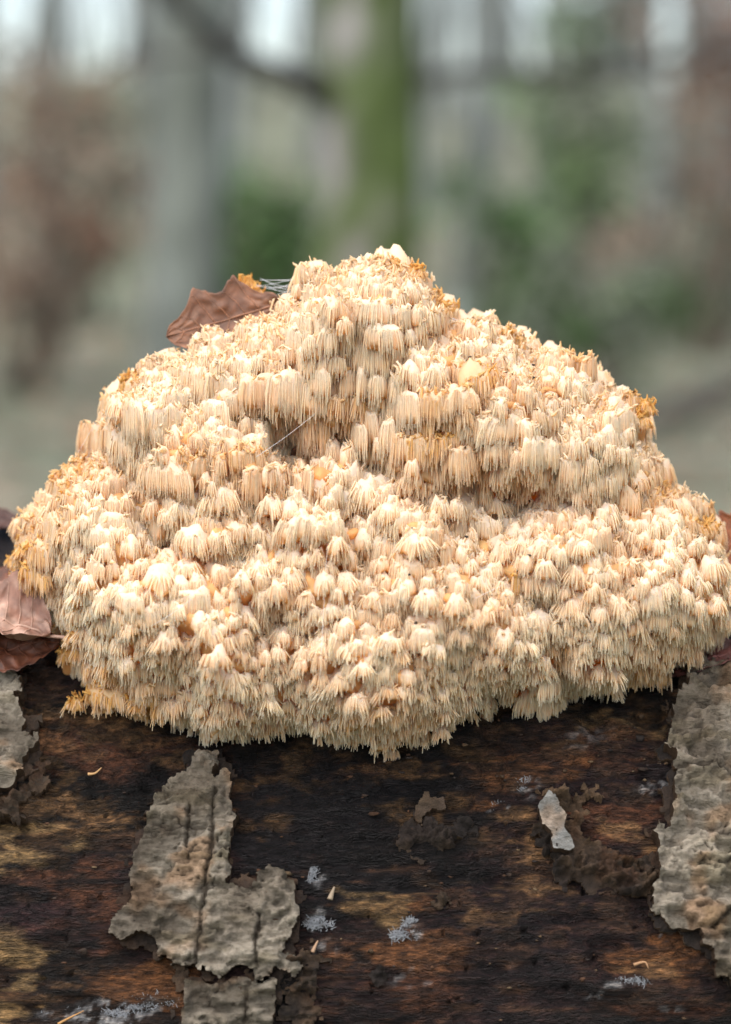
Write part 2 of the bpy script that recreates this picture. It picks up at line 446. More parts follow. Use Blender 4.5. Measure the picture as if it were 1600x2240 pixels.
def bark_plate(name, poly, thick, colA, colB, seed, step=0.0008, relief=0.0016, lift=0.0, liftdir=(0, -1), rough=0.003, mat=None, cracks=(), parent=None, gap=0.0, grow=0.0, taper=False):
    """a curved shell of bark: an irregular outline on the log's surface, with thickness, relief and lifted edges"""
    poly = np.asarray(poly, float)
    ux, ut = logpix(poly[:, 0], poly[:, 1])
    us = ut * LR
    P2 = np.stack([ux, us], 1)
    x0, x1, s0, s1 = ux.min() - 0.004, ux.max() + 0.004, us.min() - 0.004, us.max() + 0.004
    gx = np.arange(x0, x1, step); gs = np.arange(s0, s1, step)
    Gx, Gs = np.meshgrid(gx, gs)
    jx = rough * 0.6 * fbm(Gx * 210, Gs * 210, 0, seed, 4, 0.65); jy = rough * 0.6 * fbm(Gx * 210, Gs * 210, 0, seed + 5, 4, 0.65)
    D = polydist(P2, Gx + jx, Gs + jy) + grow
    cr = np.ones_like(D)
    for ck in cracks:
        kx, kt = logpix(np.array([p[0] for p in ck], float), np.array([p[1] for p in ck], float))
        kd = np.full(D.shape, 1.0)
        for i in range(len(kx) - 1):
            ax, ay, bx, by = kx[i], kt[i] * LR, kx[i + 1], kt[i + 1] * LR
            t = np.clip(((Gx + jx * .5 - ax) * (bx - ax) + (Gs - ay) * (by - ay)) / ((bx - ax) ** 2 + (by - ay) ** 2), 0, 1)
            kd = np.minimum(kd, np.hypot(Gx + jx * .5 - ax - t * (bx - ax), Gs - ay - t * (by - ay)))
        cr = np.minimum(cr, sstep(0.0003, 0.0009, kd))
    gy, gx_ = np.gradient(D, step)
    keep = D > -0.35 * step
    cell = keep[:-1, :-1] & keep[:-1, 1:] & keep[1:, 1:] & keep[1:, :-1]
    idx = np.arange(Gx.size).reshape(Gx.shape)
    Q = np.stack([idx[:-1, :-1], idx[:-1, 1:], idx[1:, 1:], idx[1:, :-1]], -1)[cell]
    used = np.unique(Q)
    cnt = {}
    E = np.concatenate([Q[:, [0, 1]], Q[:, [1, 2]], Q[:, [2, 3]], Q[:, [3, 0]]])
    key = np.sort(E, 1); kk = key[:, 0].astype(np.int64) * Gx.size + key[:, 1]
    u, inv, c = np.unique(kk, return_inverse=True, return_counts=True)
    BE = E[c[inv] == 1]
    isb = np.zeros(Gx.size, bool); isb[BE.ravel()] = True
    f = used
    px_, ps_, d_ = Gx.ravel()[f].copy(), Gs.ravel()[f].copy(), D.ravel()[f]
    b = isb[f]
    g = np.stack([gx_.ravel()[f], gy.ravel()[f]], 1); g /= np.linalg.norm(g, axis=1, keepdims=True) + 1e-9
    mv = np.clip(d_, -step, step) * 0.7
    px_[b] -= (g[:, 0] * mv)[b]; ps_[b] -= (g[:, 1] * mv)[b]
    # relief of the outer face
    big = fbm(px_ * 80, ps_ * 150, 0, seed + 9, 5, 0.6)
    rid = 1 - np.abs(fbm(px_ * 120 + 0.5 * big, ps_ * 300, 0, seed + 13, 4))
    fis = sstep(0.86, 0.98, 1 - np.abs(fbm(px_ * 90, ps_ * 330, 0, seed + 33, 3))) * sstep(-0.1, 0.4, fbm(px_ * 40, ps_ * 40, 0, seed + 37, 2))
    crv = cr.ravel()[f]
    flake = np.tanh(9 * fbm(px_ * 95, ps_ * 190, 0, seed + 81, 3)) + 0.6 * np.tanh(7 * fbm(px_ * 210, ps_ * 420, 0, seed + 85, 2)) - 0.9 * sstep(0.35, 0.6, fbm(px_ * 160, ps_ * 220, 0, seed + 89, 3))
    h = thick + relief * (1.0 * big + 1.0 * (rid - 0.6) + 0.8 * flake) - 0.0018 * fis - 0.0030 * (1 - crv)
    h = h + 0.0010 * vn(px_ * 900, ps_ * 900, 0, seed + 95) * (1 - np.clip(d_ / 0.004, 0, 1))
    edge = np.clip(d_ / 0.006, 0, 1)
    h = h - 0.0009 * (1 - sstep(0, 0.35, edge))
    if taper: h = 0.0012 + (h - 0.0004) * sstep(0, 0.55, np.clip(d_ / 0.006, 0, 1)) + 0.0012 * vn(px_ * 700, ps_ * 900, 0, seed + 97)
    lf = lift * (1 - edge) ** 1.5 * np.clip(g[:, 0] * -liftdir[0] + g[:, 1] * -liftdir[1], 0, 1)
    lf = lf + gap
    th = ps_ / LR
    R = logR(px_, th)
    top = logP(px_, th, R + np.maximum(h, 0.0008 if taper else 0.0036) + lf) - LOGOFF
    bot = logP(px_, th, R - 0.0012 + lf) - LOGOFF
    n = len(f); re = np.full(Gx.size, -1); re[f] = np.arange(n)
    Qt = re[Q]; Qb = re[Q][(d_[re[Q]] < 0.007).any(1)][:, ::-1] + n
    Eb = re[BE]
    W = np.stack([Eb[:, 1], Eb[:, 0], Eb[:, 0] + n, Eb[:, 1] + n], 1)
    tone = sstep(-0.8, 0.8, fbm(px_ * 35, ps_ * 50, 0, seed + 50, 4))
    Ct = lerp(np.broadcast_to(colA, (n, 3)), np.asarray(colB), tone)
    warm = sstep(0.3, 0.9, fbm(px_ * 70, ps_ * 90, 0, seed + 61, 3))
    Ct = lerp(Ct, Ct * np.array([1.15, 0.86, 0.66]), warm * 0.8)
    Ct = Ct * (0.66 + 0.50 * sstep(-1.2, 1.2, flake))[:, None]
    Ct = lerp(Ct, np.array([0.03, 0.022, 0.015]), np.maximum(0.85 * fis, 0.9 * (1 - crv)))
    Ct = lerp(Ct, Ct * np.array([0.66, 0.64, 0.54]), sstep(0.3, 0.8, fbm(px_ * 50, ps_ * 150, 0, seed + 71, 3)) * 0.8)
    Cb = np.broadcast_to(np.array([0.05, 0.028, 0.016]), (n, 3))
    # walls need their own colour: broken edge shows brown inner bark
    V = np.concatenate([top, bot, top, bot]); Cc = np.concatenate([Ct, Cb, np.broadcast_to([0.075, 0.045, 0.026], (n, 3)), Cb])
    W2 = np.stack([Eb[:, 1] + 2 * n, Eb[:, 0] + 2 * n, Eb[:, 0] + 3 * n, Eb[:, 1] + 3 * n], 1)
    return mesh(name, V, [Qt, Qb, W2], mat or M_BARK, parent or log, Cc)

GA, GB = np.array([0.25, 0.222, 0.182]), np.array([0.12, 0.10, 0.077])
bark_plate_with_bast('bark_plate', [(-330, 1400), (-220, 1420), (-120, 1405), (0, 1425), (30, 1430), (46, 1480), (38, 1520), (58, 1590), (76, 1640), (60, 1690), (35, 1720), (0, 1745), (-40, 1760), (-150, 1800), (-250, 1780), (-330, 1820)],
           0.0068, GA, GB, 101, lift=0.002, liftdir=(1, -1))['label'] = 'pale grey bark plate beside the dead leaves'
bark_plate_with_bast('bark_plate', [(428, 1662), (480, 1655), (476, 1710), (505, 1720), (500, 1760), (516, 1800), (505, 1860), (503, 1900), (492, 1940), (530, 1945), (562, 1952), (572, 1908), (590, 1900), (620, 1918), (650, 1945), (653, 2000),
                          (640, 2050), (626, 2080), (656, 2095), (653, 2137), (630, 2130), (606, 2120), (576, 2147), (550, 2136), (540, 2115), (500, 2115), (480, 2142), (450, 2136), (425, 2106), (395, 2117), (340, 2090), (332, 2052),
                          (305, 2047), (265, 2058), (242, 2042), (250, 2000), (280, 1970), (290, 1880), (310, 1835), (345, 1745), (380, 1720), (415, 1695)],
           0.0064, GA * 0.86, GB * 0.9, 111, lift=0.0035, liftdir=(0.2, -1), step=0.0007, rough=0.0022,
           cracks=[[(470, 1740), (462, 1880), (448, 1950), (440, 2010), (428, 2110)], [(418, 1780), (412, 1860)], [(570, 2010), (560, 2110)]])['label'] = 'torn grey bark flap with a notch, hanging below the fungus'
bark_plate_with_bast('bark_plate', [(404, 2138), (440, 2150), (480, 2156), (540, 2128), (560, 2150), (604, 2132), (612, 2155), (598, 2235), (590, 2330), (396, 2330), (400, 2190)],
           0.0060, GA * 0.84, GB * 0.9, 121, lift=0.0015, step=0.0008, rough=0.0018, cracks=[[(540, 2150), (538, 2235)]])
bark_plate_with_bast('bark_plate', [(1510, 1482), (1600, 1474), (1800, 1450), (1930, 1470), (1930, 2240), (1850, 2200), (1750, 2230), (1600, 2148), (1575, 2132), (1550, 2080), (1515, 2040), (1455, 2030), (1430, 2000), (1436, 1910), (1428, 1836),
                          (1455, 1826), (1470, 1760), (1471, 1700), (1450, 1650), (1485, 1550), (1493, 1520)],
           0.0078, GA * 1.05, GB * 1.08, 131, relief=0.0021, lift=0.0025, liftdir=(-1, -0.4), cracks=[[(1600, 1990), (1560, 2030)], [(1480, 1700), (1560, 1690), (1600, 1720)]])['label'] = 'large rugged pale bark plate'
BA, BB = np.array([0.07, 0.042, 0.023]), np.array([0.014, 0.009, 0.007])
bark_plate('inner_bark', [(1170, 1775), (1200, 1752), (1255, 1745), (1310, 1733), (1318, 1748), (1270, 1775), (1290, 1850), (1335, 1872), (1432, 1890), (1434, 1950), (1350, 1975), (1290, 1958), (1250, 1935), (1215, 1925), (1200, 1890), (1172, 1855)],
           0.0040, BA, BB, 141, relief=0.0030, rough=0.005, mat=M_BAST, step=0.0007, taper=True)
bark_plate('bark_chip', [(1176, 1792), (1196, 1764), (1214, 1772), (1218, 1792), (1234, 1806), (1228, 1832), (1246, 1848), (1252, 1872), (1240, 1881), (1208, 1876), (1206, 1842), (1182, 1822)],
           0.0020, np.array([0.25, 0.25, 0.245]), np.array([0.19, 0.19, 0.185]), 151, relief=0.0004, rough=0.001, step=0.0006, gap=0.0064)
bark_plate('bark_chip', [(905, 1770), (925, 1750), (945, 1760), (980, 1762), (978, 1785), (940, 1790), (915, 1816), (900, 1810)], 0.0022, np.array([0.15, 0.11, 0.075]), np.array([0.08, 0.055, 0.04]), 161, relief=0.001, rough=0.002, step=0.0006)
bark_plate('inner_bark', [(880, 1800), (930, 1810), (1040, 1790), (1050, 1840), (990, 1870), (900, 1880), (870, 1850)], 0.0032, BA * .5, BB, 171, relief=0.0028, rough=0.006, mat=M_BAST, step=0.0008, taper=True)
bark_plate('inner_bark', [(940, 1970), (965, 1955), (992, 1962), (994, 1985), (960, 1988)], 0.0036, BA, BB, 181, relief=0.002, rough=0.003, mat=M_BAST, step=0.0006, taper=True)
bark_plate('inner_bark', [(812, 2125), (850, 2115), (858, 2150), (838, 2172), (815, 2155)], 0.003, BB, BB * 0.7, 191, relief=0.003, rough=0.004, mat=M_BAST, step=0.0006, taper=True)
bark_plate('inner_bark', [(636, 2100), (700, 2070), (712, 2140), (700, 2230), (640, 2300), (606, 2230), (618, 2150)], 0.0030, BA, BB * 0.5, 201, relief=0.0026, rough=0.006, mat=M_BAST, step=0.0008, taper=True)
bark_plate('inner_bark', [(0, 1740), (60, 1700), (85, 1640), (105, 1680), (90, 1730), (30, 1790), (-60, 1800)], 0.0030, BA * .6, BB * 0.5, 211, relief=0.002, rough=0.005, mat=M_BAST, step=0.0008, taper=True)
# tufts of white mould standing on the wood
def mould(px, py, rx, ry, n, name='mould_tuft'):
    b = Bag()
    n *= 5; k_ = rng.normal(size=(7, 2)) * 0.45
    q = (k_[rng.integers(0, 7, n)] + rng.normal(size=(n, 2)) * 0.2) * np.array([rx, ry]) + [px, py]
    ux, ut = logpix(q[:, 0], q[:, 1])
    base = logP(ux, ut, logR(ux, ut) - 0.0008) - LOGOFF
    dirr = np.stack([np.zeros(n), -np.cos(ut), np.sin(ut)], 1) + rng.normal(size=(n, 3)) * 0.9
    dirr /= np.linalg.norm(dirr, axis=1, keepdims=True)
    L = rng.uniform(0.0005, 0.0016, n)[:, None]
    P = np.stack([base, base + dirr * L * 0.5, base + dirr * L + rng.normal(size=(n, 3)) * 0.0006], 1)
    R = np.stack([np.full(n, 0.00014), np.full(n, 0.00011), np.full(n, 0.00006)], 1)
    Vh, Qh, Th, _ = hairs(P, R, 4)
    b.add(Vh, [Qh, Th], (0.33, 0.345, 0.37))
    o = b.build(name, M_MOULD, log); o['kind'] = 'stuff'
for a in [(900, 2038, 34, 26, 150), (685, 1925, 14, 26, 40), (690, 2015, 26, 20, 60), (320, 2190, 60, 18, 120), (220, 2222, 90, 14, 130), (1372, 2148, 46, 8, 90), (1112, 1772, 40, 9, 60), (1150, 1722, 14, 18, 25)]:
    mould(*a)

cb = Bag()
for k in range(200):
    if k % 2: qx, qy = rng.uniform(880, 1470), rng.uniform(1580, 1960)
    else: qx, qy = rng.uniform(0, 1600), rng.uniform(1640, 2240)
    ux, ut = logpix(qx, qy); ux, ut = float(ux), float(ut)
    r_ = rng.uniform(0.00025, 0.0007) * (1.8 if rng.uniform() < .06 else 1)
    pc = logP(np.array(ux), np.array(ut), float(logR(ux, ut)) + 0.0006) - LOGOFF
    Vk, Fk = blob((0, 0, 0), (1, 1, 1), k % 89, 6, 4, 0.6)
    Vk = pc + Vk * np.array([r_ * rng.uniform(1, 1.8), r_, r_ * rng.uniform(.5, 1)])
    cb.add(Vk, Fk, np.array([(0.07, 0.042, 0.022), (0.03, 0.018, 0.012), (0.10, 0.066, 0.036), (0.02, 0.014, 0.012), (0.06, 0.028, 0.014)][int(rng.integers(0, 5))]) * rng.uniform(.6, 1.3))
cb.build('bark_crumbs', M_BAST, log)['kind'] = 'stuff'

def splinter(pts, r, col, lift=0.0015, name='wood_splinter', tail=0.3):
    p = np.array(pts, float); ux, ut = logpix(p[:, 0], p[:, 1])
    P = logP(ux, ut, logR(ux, ut) + lift) - LOGOFF
    b = Bag(); n = 9
    tube(b, curve(P, n), np.linspace(1, tail, n) * r, 6, col)
    return b.build(name, M_DIRT, log)
splinter([(125, 2242), (150, 2228), (182, 2212)], 0.0005, (0.36, 0.19, 0.07))
splinter([(192, 1692), (208, 1690), (222, 1678)], 0.0006, (0.4, 0.24, 0.11))
splinter([(722, 1970), (727, 1955), (732, 1942)], 0.0011, (0.22, 0.17, 0.12))
splinter([(684, 2085), (690, 2072), (696, 2060)], 0.0008, (0.30, 0.19, 0.12))
splinter([(1386, 2112), (1410, 2106), (1418, 2120)], 0.0006, (0.30, 0.17, 0.09))

# ------------------------------------------------------------------ the fungus
OUT = [(22, 1240), (40, 1165), (62, 1120), (112, 1040), (165, 1005), (215, 1000), (222, 930), (228, 880), (262, 825), (320, 785), (400, 762), (440, 730), (500, 735), (545, 692), (590, 680), (650, 640), (672, 582), (735, 585), (768, 560), (850, 558),
       (915, 590), (945, 625), (975, 680), (1048, 688), (1100, 710), (1160, 755), (1225, 770), (1285, 780), (1340, 840), (1418, 880), (1420, 950), (1445, 995), (1452, 1060), (1500, 1068), (1545, 1112), (1562, 1180), (1600, 1245), (1622, 1300),
       (1600, 1370), (1560, 1420), (1490, 1470), (1420, 1510), (1300, 1542), (1180, 1575), (1115, 1550), (1045, 1600), (960, 1640), (850, 1675), (720, 1652), (600, 1630), (490, 1650), (400, 1622), (300, 1592), (205, 1550), (150, 1450), (130, 1350), (70, 1300)]
ST = 8
FLESH_GLOW = np.array([0.96, 0.64, 0.30])        # orange flesh; the hue also paints the warm glow of the crevices
gx = np.arange(-40, 1690, ST, dtype=float); gy = np.arange(500, 1720, ST, dtype=float)
GX, GY = np.meshgrid(gx, gy)
# the flesh keeps inside the outline of the spines
SD = polydist(OUT, GX, GY)
SDb = polydist(OUT, GX, GY + 38)            # spines hang below the flesh
S_in = np.minimum(SD - 24, SDb - 10) + 8 * fbm(GX / 60, GY / 60, 0, 301, 3)
lobes = [(810, 660, 150, 11), (690, 760, 130, 9), (930, 800, 140, 6), (1010, 900, 190, 15), (1180, 860, 170, 9), (1330, 960, 140, 8), (440, 850, 170, 8), (300, 960, 120, 9), (150, 1130, 130, 11), (480, 1060, 160, 13), (700, 1110, 120, 9),
         (900, 1130, 120, 9), (1230, 1210, 130, 11), (1460, 1150, 120, 9), (240, 1290, 150, 9), (430, 1360, 150, 11), (650, 1250, 140, 10), (930, 1240, 120, 9), (1060, 1370, 160, 12), (820, 1420, 160, 11), (560, 1470, 150, 9), (1330, 1390, 140, 10),
         (950, 1540, 140, 7), (330, 1490, 100, 7), (1500, 1310, 120, 8), (700, 1540, 140, 6), (640, 985, 80, -16), (600, 900, 60, -7), (760, 960, 70, -9), (860, 1020, 70, -9), (790, 745, 60, -8), (1120, 1080, 70, -7), (770, 1120, 40, -7), (1180, 1300, 60, -6),
         (330, 1180, 60, -6), (590, 1370, 60, -6), (1000, 1050, 60, -8), (260, 1470, 50, -6), (1130, 1540, 50, -10)]
def worley(x, y, seed):
    ix, iy = np.floor(x), np.floor(y); best = np.full(np.shape(x), 9.0)
    for a in (-1, 0, 1):
        for b in (-1, 0, 1):
            cx_, cy__ = (ix + a).astype(np.int64), (iy + b).astype(np.int64); z_ = np.zeros_like(cx_)
            jx = 0.5 + 0.45 * hsh(cx_, cy__, z_, seed); jy = 0.5 + 0.45 * hsh(cx_, cy__, z_, seed + 1)
            best = np.minimum(best, (ix + a + jx - x) ** 2 + (iy + b + jy - y) ** 2)
    return np.sqrt(best)
def front(px, py, s):
    dome = np.sqrt(np.clip(1 - (1 - np.clip(s / 300, 0, 1)) ** 2, 0, 1))
    v = np.interp(py, [560, 800, 1150, 1450, 1680], [0.040, 0.045, 0.050, 0.036, 0.020])
    tilt = np.interp(py, [560, 900, 1300, 1600], [0.014, 0.022, 0.045, 0.040])
    wx = 26 * fbm(px / 90, py / 90, 0, 311, 3); wy = 26 * fbm(px / 90, py / 90, 0, 312, 3)
    lb = 0
    for (a, b, r, h) in lobes:
        ey = py + wy - b - (0.25 * r if h > 0 else 0)
        q = np.clip(1 - ((px + wx - a) ** 2 + (ey * np.where((ey > 0) & (h > 0), 1.75, 0.9)) ** 2) / r ** 2, 0, 1)
        lb = lb + (0.00125 if h > 0 else 0.0017) * h * q ** 0.7
    k = np.clip(s / 60, 0, 1)
    ns = 0.004 * fbm(px / 46, py / 40, 0, 313, 3)
    w1 = worley((px + wx * 0.8) / 125, (py + wy * 0.8) / 100, 371)
    ns = ns + 0.011 * np.clip(1 - (w1 / 0.8) ** 2, 0, 1) ** 0.6
    return v - tilt * dome - k * (lb + ns), v
def back(px, py, s, v):
    dome = np.sqrt(np.clip(1 - (1 - np.clip(s / 300, 0, 1)) ** 2, 0, 1))
    return v + 0.055 * dome + 0.004 * fbm(px / 60, py / 60, 0, 314, 3) * np.clip(s / 60, 0, 1)
FYs, EV = front(GX, GY, np.maximum(S_in, 0))
BYs = back(GX, GY, np.maximum(S_in, 0), EV)
fungus = tag(empty('tooth_fungus', (0, 0.03, -0.08)), 'big cream coral-like fungus mound of hanging spines growing on the log', 'fungus')
FO = np.array([0, 0.03, -0.08])
keep = S_in > -ST
cell = keep[:-1, :-1] & keep[:-1, 1:] & keep[1:, 1:] & keep[1:, :-1]
idx = np.arange(GX.size).reshape(GX.shape)
Q = np.stack([idx[:-1, :-1], idx[1:, :-1], idx[1:, 1:], idx[:-1, 1:]], -1)[cell]
used = np.unique(Q); re = np.full(GX.size, -1); re[used] = np.arange(len(used))
Pf = at(GX, GY, FYs); Pb = at(GX, GY, BYs)
Vb = np.concatenate([Pf.reshape(-1, 3)[used], Pb.reshape(-1, 3)[used]]) - FO
Q1 = re[Q]; Q2 = re[Q][:, ::-1] + len(used)
mesh('flesh', Vb, [Q1, Q2], M_FUN, fungus, np.broadcast_to(FLESH_GLOW, (len(Vb), 3)))
# surface normals (towards the camera side)
dux = np.gradient(Pf, axis=1); duy = np.gradient(Pf, axis=0)
NF = np.cross(duy, dux); NF /= np.linalg.norm(NF, axis=2, keepdims=True) + 1e-12
NF[NF[..., 1] > 0.0] *= 1
dux = np.gradient(Pb, axis=1); duy = np.gradient(Pb, axis=0)
NB = np.cross(dux, duy); NB /= np.linalg.norm(NB, axis=2, keepdims=True) + 1e-12

def bil(A, px, py):
    fx = np.clip((px - gx[0]) / ST, 0, len(gx) - 1.001); fy = np.clip((py - gy[0]) / ST, 0, len(gy) - 1.001)
    i = fx.astype(int); j = fy.astype(int); a = fx - i; b = fy - j
    if A.ndim == 3: a = a[..., None]; b = b[..., None]
    return A[j, i] * (1 - a) * (1 - b) + A[j, i + 1] * a * (1 - b) + A[j + 1, i] * (1 - a) * b + A[j + 1, i + 1] * a * b

# yellowed, weathered spots of the fungus: x, y, radius
AGED = [(50, 1235, 70, 1.0), (90, 1290, 60, .8), (140, 1400, 60, .9), (165, 1500, 50, .9), (250, 1490, 60, .8), (330, 1540, 70, .7), (1415, 890, 45, .9), (950, 930, 80, .75), (1040, 850, 60, .5), (905, 595, 25, .9), (285, 835, 40, .6), (230, 890, 30, .6),
        (860, 575, 40, .45), (420, 1010, 70, .4), (1530, 1150, 50, .6), (1560, 1160, 30, .9), (1130, 720, 50, .5), (1225, 1410, 40, .7), (1400, 1450, 45, .6), (1410, 1080, 70, .4), (780, 870, 60, .4), (1040, 1000, 60, .6), (700, 950, 80, .2), (1250, 780, 60, .4),
        (960, 670, 40, .4), (560, 680, 40, .4), (100, 1180, 80, .3), (530, 1020, 60, .4), (1120, 1250, 30, .6), (150, 1040, 70, .35), (800, 1545, 40, .45), (870, 1590, 120, .2)]
def aged(px, py):
    a = np.zeros_like(px)
    for (x, y, r, s) in AGED:
        a = np.maximum(a, s * (1 - sstep(0.3, 1.2, np.hypot(px - x, py - y) / r)))
    return a

CREAM = np.array([0.99, 0.88, 0.675]); PALE = np.array([0.995, 0.96, 0.895]); OCHRE = np.array([0.86, 0.58, 0.20]); BASEC = np.array([0.89, 0.68, 0.42])

def tuft(bag, c, n, R, L, el, age, flare, nspine, upness, sd, top_nubs, curtain=False, k=3, stub=False):
    """one branch tip: a knob with spines spilling over it and hanging straight down"""
    g = np.random.default_rng(sd)
    nh = np.array([n[0], n[1], 0.0]); ln = np.linalg.norm(nh)
    nh = nh / ln if ln > 0.2 else np.array([0, -1.0, 0])
    th = np.array([-nh[1], nh[0], 0.0]); up = np.array([0, 0, 1.0])
    N = nspine
    dp = 0.6 if curtain else 1.0
    dz = R * (0.80 - upness * 0.25)
    fz = 1.4 if curtain else (1.25 if upness > 0.25 else 1.0)
    q_ = sd % 97; fq = g.uniform(2.2, 3.8)
    sway = g.normal() * 0.05 * th + g.normal() * 0.03 * nh
    def shape(ang, rho):
        """fluted outline of the tip: neighbouring spines fuse into little ridges of different height"""
        a = np.sin(ang) * rho * el; b = np.cos(ang) * rho * dp
        f = 1 + 0.20 * vn(a * 2.1 + sd, b * 2.1, 0, q_) + 0.15 * vn(np.sin(ang) * fq * el + sd, np.cos(ang) * fq, 0, q_ + 5) * rho
        H = ((a * R)[:, None] * th + (b * R)[:, None] * nh) * f[:, None]
        tl = (0.42 * vn(a * (2.6 if curtain else 2.0) + sd, b * 1.2, 0, q_ + 3) + 0.32 * vn(a * 5.5 + sd, b * 3.5, 0, q_ + 4)) * R
        return H, tl
    # bell of fused spines
    na_ = 13 if not curtain else 20
    an = np.arange(na_) * 2 * PI / na_
    prof = [(0.45, 0.40, 0.0), (0.80, 0.80, 0.0), (0.97, 0.96, 0.12), (1.0, 1.0, 0.36), (0.93, 1.0, 0.56), (0.55, 1.0, 0.50)]
    rings = []
    Hall, tall = shape(np.tile(an, len(prof)), np.repeat([p_[1] for p_ in prof], na_))
    for ri, (rf, rr_, zl) in enumerate(prof):
        zl = zl * fz
        H, tl = Hall[ri * na_:(ri + 1) * na_], tall[ri * na_:(ri + 1) * na_]
        z = dz * (1 - rr_ ** 2) * (1 if zl == 0 else 0.6) + tl - zl * L + (0.0005 * hsh(np.arange(na_) + sd, np.full(na_, ri), np.zeros(na_, int), 5) if zl == 0 else 0)
        rings.append(c + H / rr_ * rf * 0.96 + z[:, None] * up + sway * zl * L + flare * 0.55 * H * zl * 1.6)
    tl0 = tall[:1]
    Vb_ = np.concatenate(rings + [(c + up * (dz + tl0[0]))[None], (c - up * 0.45 * L)[None]])
    ia = np.arange(na_); ja = (ia + 1) % na_; nr = len(prof)
    Qb_ = np.concatenate([np.stack([r * na_ + ia, (r + 1) * na_ + ia, (r + 1) * na_ + ja, r * na_ + ja], 1) for r in range(nr - 1)])
    Tb_ = np.concatenate([np.stack([ia, ja, np.full(na_, nr * na_)], 1), np.stack([(nr - 1) * na_ + ja, (nr - 1) * na_ + ia, np.full(na_, nr * na_ + 1)], 1)])
    cb_ = np.concatenate([np.repeat(np.array([PALE * .6 + CREAM * .4, PALE * .6 + CREAM * .4, PALE * .3 + CREAM * .7, FLESH_GLOW * .4 + CREAM * .6, FLESH_GLOW * .8 + CREAM * .2, FLESH_GLOW]), na_, 0), [PALE], [CREAM]])  # lower skirt coloured orange, standing in for light scattered inside the gaps
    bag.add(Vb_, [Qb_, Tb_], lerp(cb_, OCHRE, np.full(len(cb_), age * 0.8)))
    # the spines themselves: most on the outside, some filling the hollow
    m_in = N // 6
    ang = np.arcsin(np.clip(g.uniform(-1, 1, N), -1, 1)) * 1.22
    rho = g.uniform(0.92, 1.02, N); rho[:m_in] = np.sqrt(g.uniform(0.05, 0.9, m_in))
    H, tl = shape(ang, rho)
    tilt = tl[:, None] * up
    domez = lambda f: (dz * (1 - np.minimum(f * rho, 1) ** 2))[:, None] * up
    Ls = L * g.uniform(0.80, 1.08, N) * (1 + 0.18 * vn(np.sin(ang) * fq * el + sd, np.cos(ang) * fq, 0, q_ + 8))
    if not curtain:                                   # tiers: shorter spines lie over longer ones
        u_ = g.uniform(0.42, 1.06, N) ** 0.8; u_[:m_in] = 1.0
        Ls = Ls * u_; H = H * (1 + 0.20 * (1 - u_))[:, None]
    fl = flare * g.uniform(0.6, 1.3, N)[:, None]
    jit = g.normal(size=(N, 3)) * 0.00015
    p1 = c + 0.88 * H + domez(0.9) + tilt - up * 0.0002
    p2 = c + 1.00 * H + domez(1.0) * 0.6 + tilt + (sway - up) * (0.52 * Ls)[:, None] + fl * 0.55 * H + jit
    p3 = c + 1.00 * H + domez(1.0) * 0.5 + tilt + (sway - up) * Ls[:, None] + fl * 1.1 * H + jit * 2.2
    P = np.stack([p1, p2, p3], 1)
    rb = g.uniform(0.8, 1.2, N)[:, None]
    Rr = np.array([[0.00034, 0.00028, 0.00016]]) * rb
    Vh, Qh, Th, ring = hairs(P, Rr, k)
    v = g.uniform(-1, 1, (N, 1))
    yel = np.clip(age * g.uniform(0.2, 1.5, N), 0, 1)
    cs = lerp(np.broadcast_to(CREAM, (N, 3)), OCHRE, yel) * (1 + 0.03 * v)
    cs[:m_in] = FLESH_GLOW * 0.6 + CREAM * 0.4  # inner spines tinted too, painting the gaps as warmly lit
    ct = lerp(np.broadcast_to(PALE, (N, 3)), OCHRE * 1.05, yel * 0.6)
    crest = lerp(np.broadcast_to(PALE * 0.6 + CREAM * 0.4, (N, 3)), OCHRE, np.clip(yel * 1.25, 0, 1))
    rc = np.stack([crest, cs, ct], 1)
    which = np.repeat(np.arange(N), 3 * k + 1)
    bag.add(Vh, [Qh, Th], np.clip(rc[which, ring], 0, 0.965))
    # the branch that carries it back into the flesh
    if stub:
        Vs, Fs = blob((0, 0, 0), (1, 1, 1), (sd + 7) % 89, 7, 4, 0.15)
        back_ = c - n * R * 1.4 - up * R * 0.9
        Vs2 = back_ + Vs[:, :1] * th * R * 0.6 * min(el, 1.6) + Vs[:, 1:2] * ((c - back_) * 1.0) + Vs[:, 2:] * up * R * 0.5
        bag.add(Vs2, Fs, FLESH_GLOW)
    # blunt teeth on the crest
    if top_nubs:
        m = top_nubs
        aa = g.uniform(-1, 1, m) * el * 0.9; bb = g.uniform(-0.6, 0.9, m) * dp
        base = c + (aa * R)[:, None] * th + (bb * R)[:, None] * nh + up * (dz * 0.9 * np.clip(1 - (aa / el) ** 2 * 0.7 - bb ** 2 * 0.5, 0, 1))[:, None]
        d = up * g.uniform(0.3, 1.0, m)[:, None] * (0.5 + upness) + nh * g.uniform(-0.2, 0.9, m)[:, None] + th * g.normal(size=m)[:, None] * 0.5
        d /= np.linalg.norm(d, axis=1, keepdims=True)
        ll = g.uniform(0.0006, 0.0024, m)[:, None] * (0.7 + 0.6 * upness)
        P = np.stack([base - d * 0.001, base + d * ll * 0.45, base + d * ll * 0.8 + g.normal(size=(m, 3)) * 0.0005, base + d * ll + g.normal(size=(m, 3)) * 0.0007], 1)
        wdt = g.uniform(0.7, 1.5, m)[:, None]
        Rr = np.array([[0.0006, 0.0005, 0.0004, 0.00016]]) * wdt
        Vh, Qh, Th, ring = hairs(P, Rr, 3)
        ay = np.clip(age * 1.3 + g.uniform(-0.15, 0.25, m), 0, 1)
        cc = lerp(np.broadcast_to(PALE * 0.5 + CREAM * 0.5, (m, 3)), OCHRE, ay)
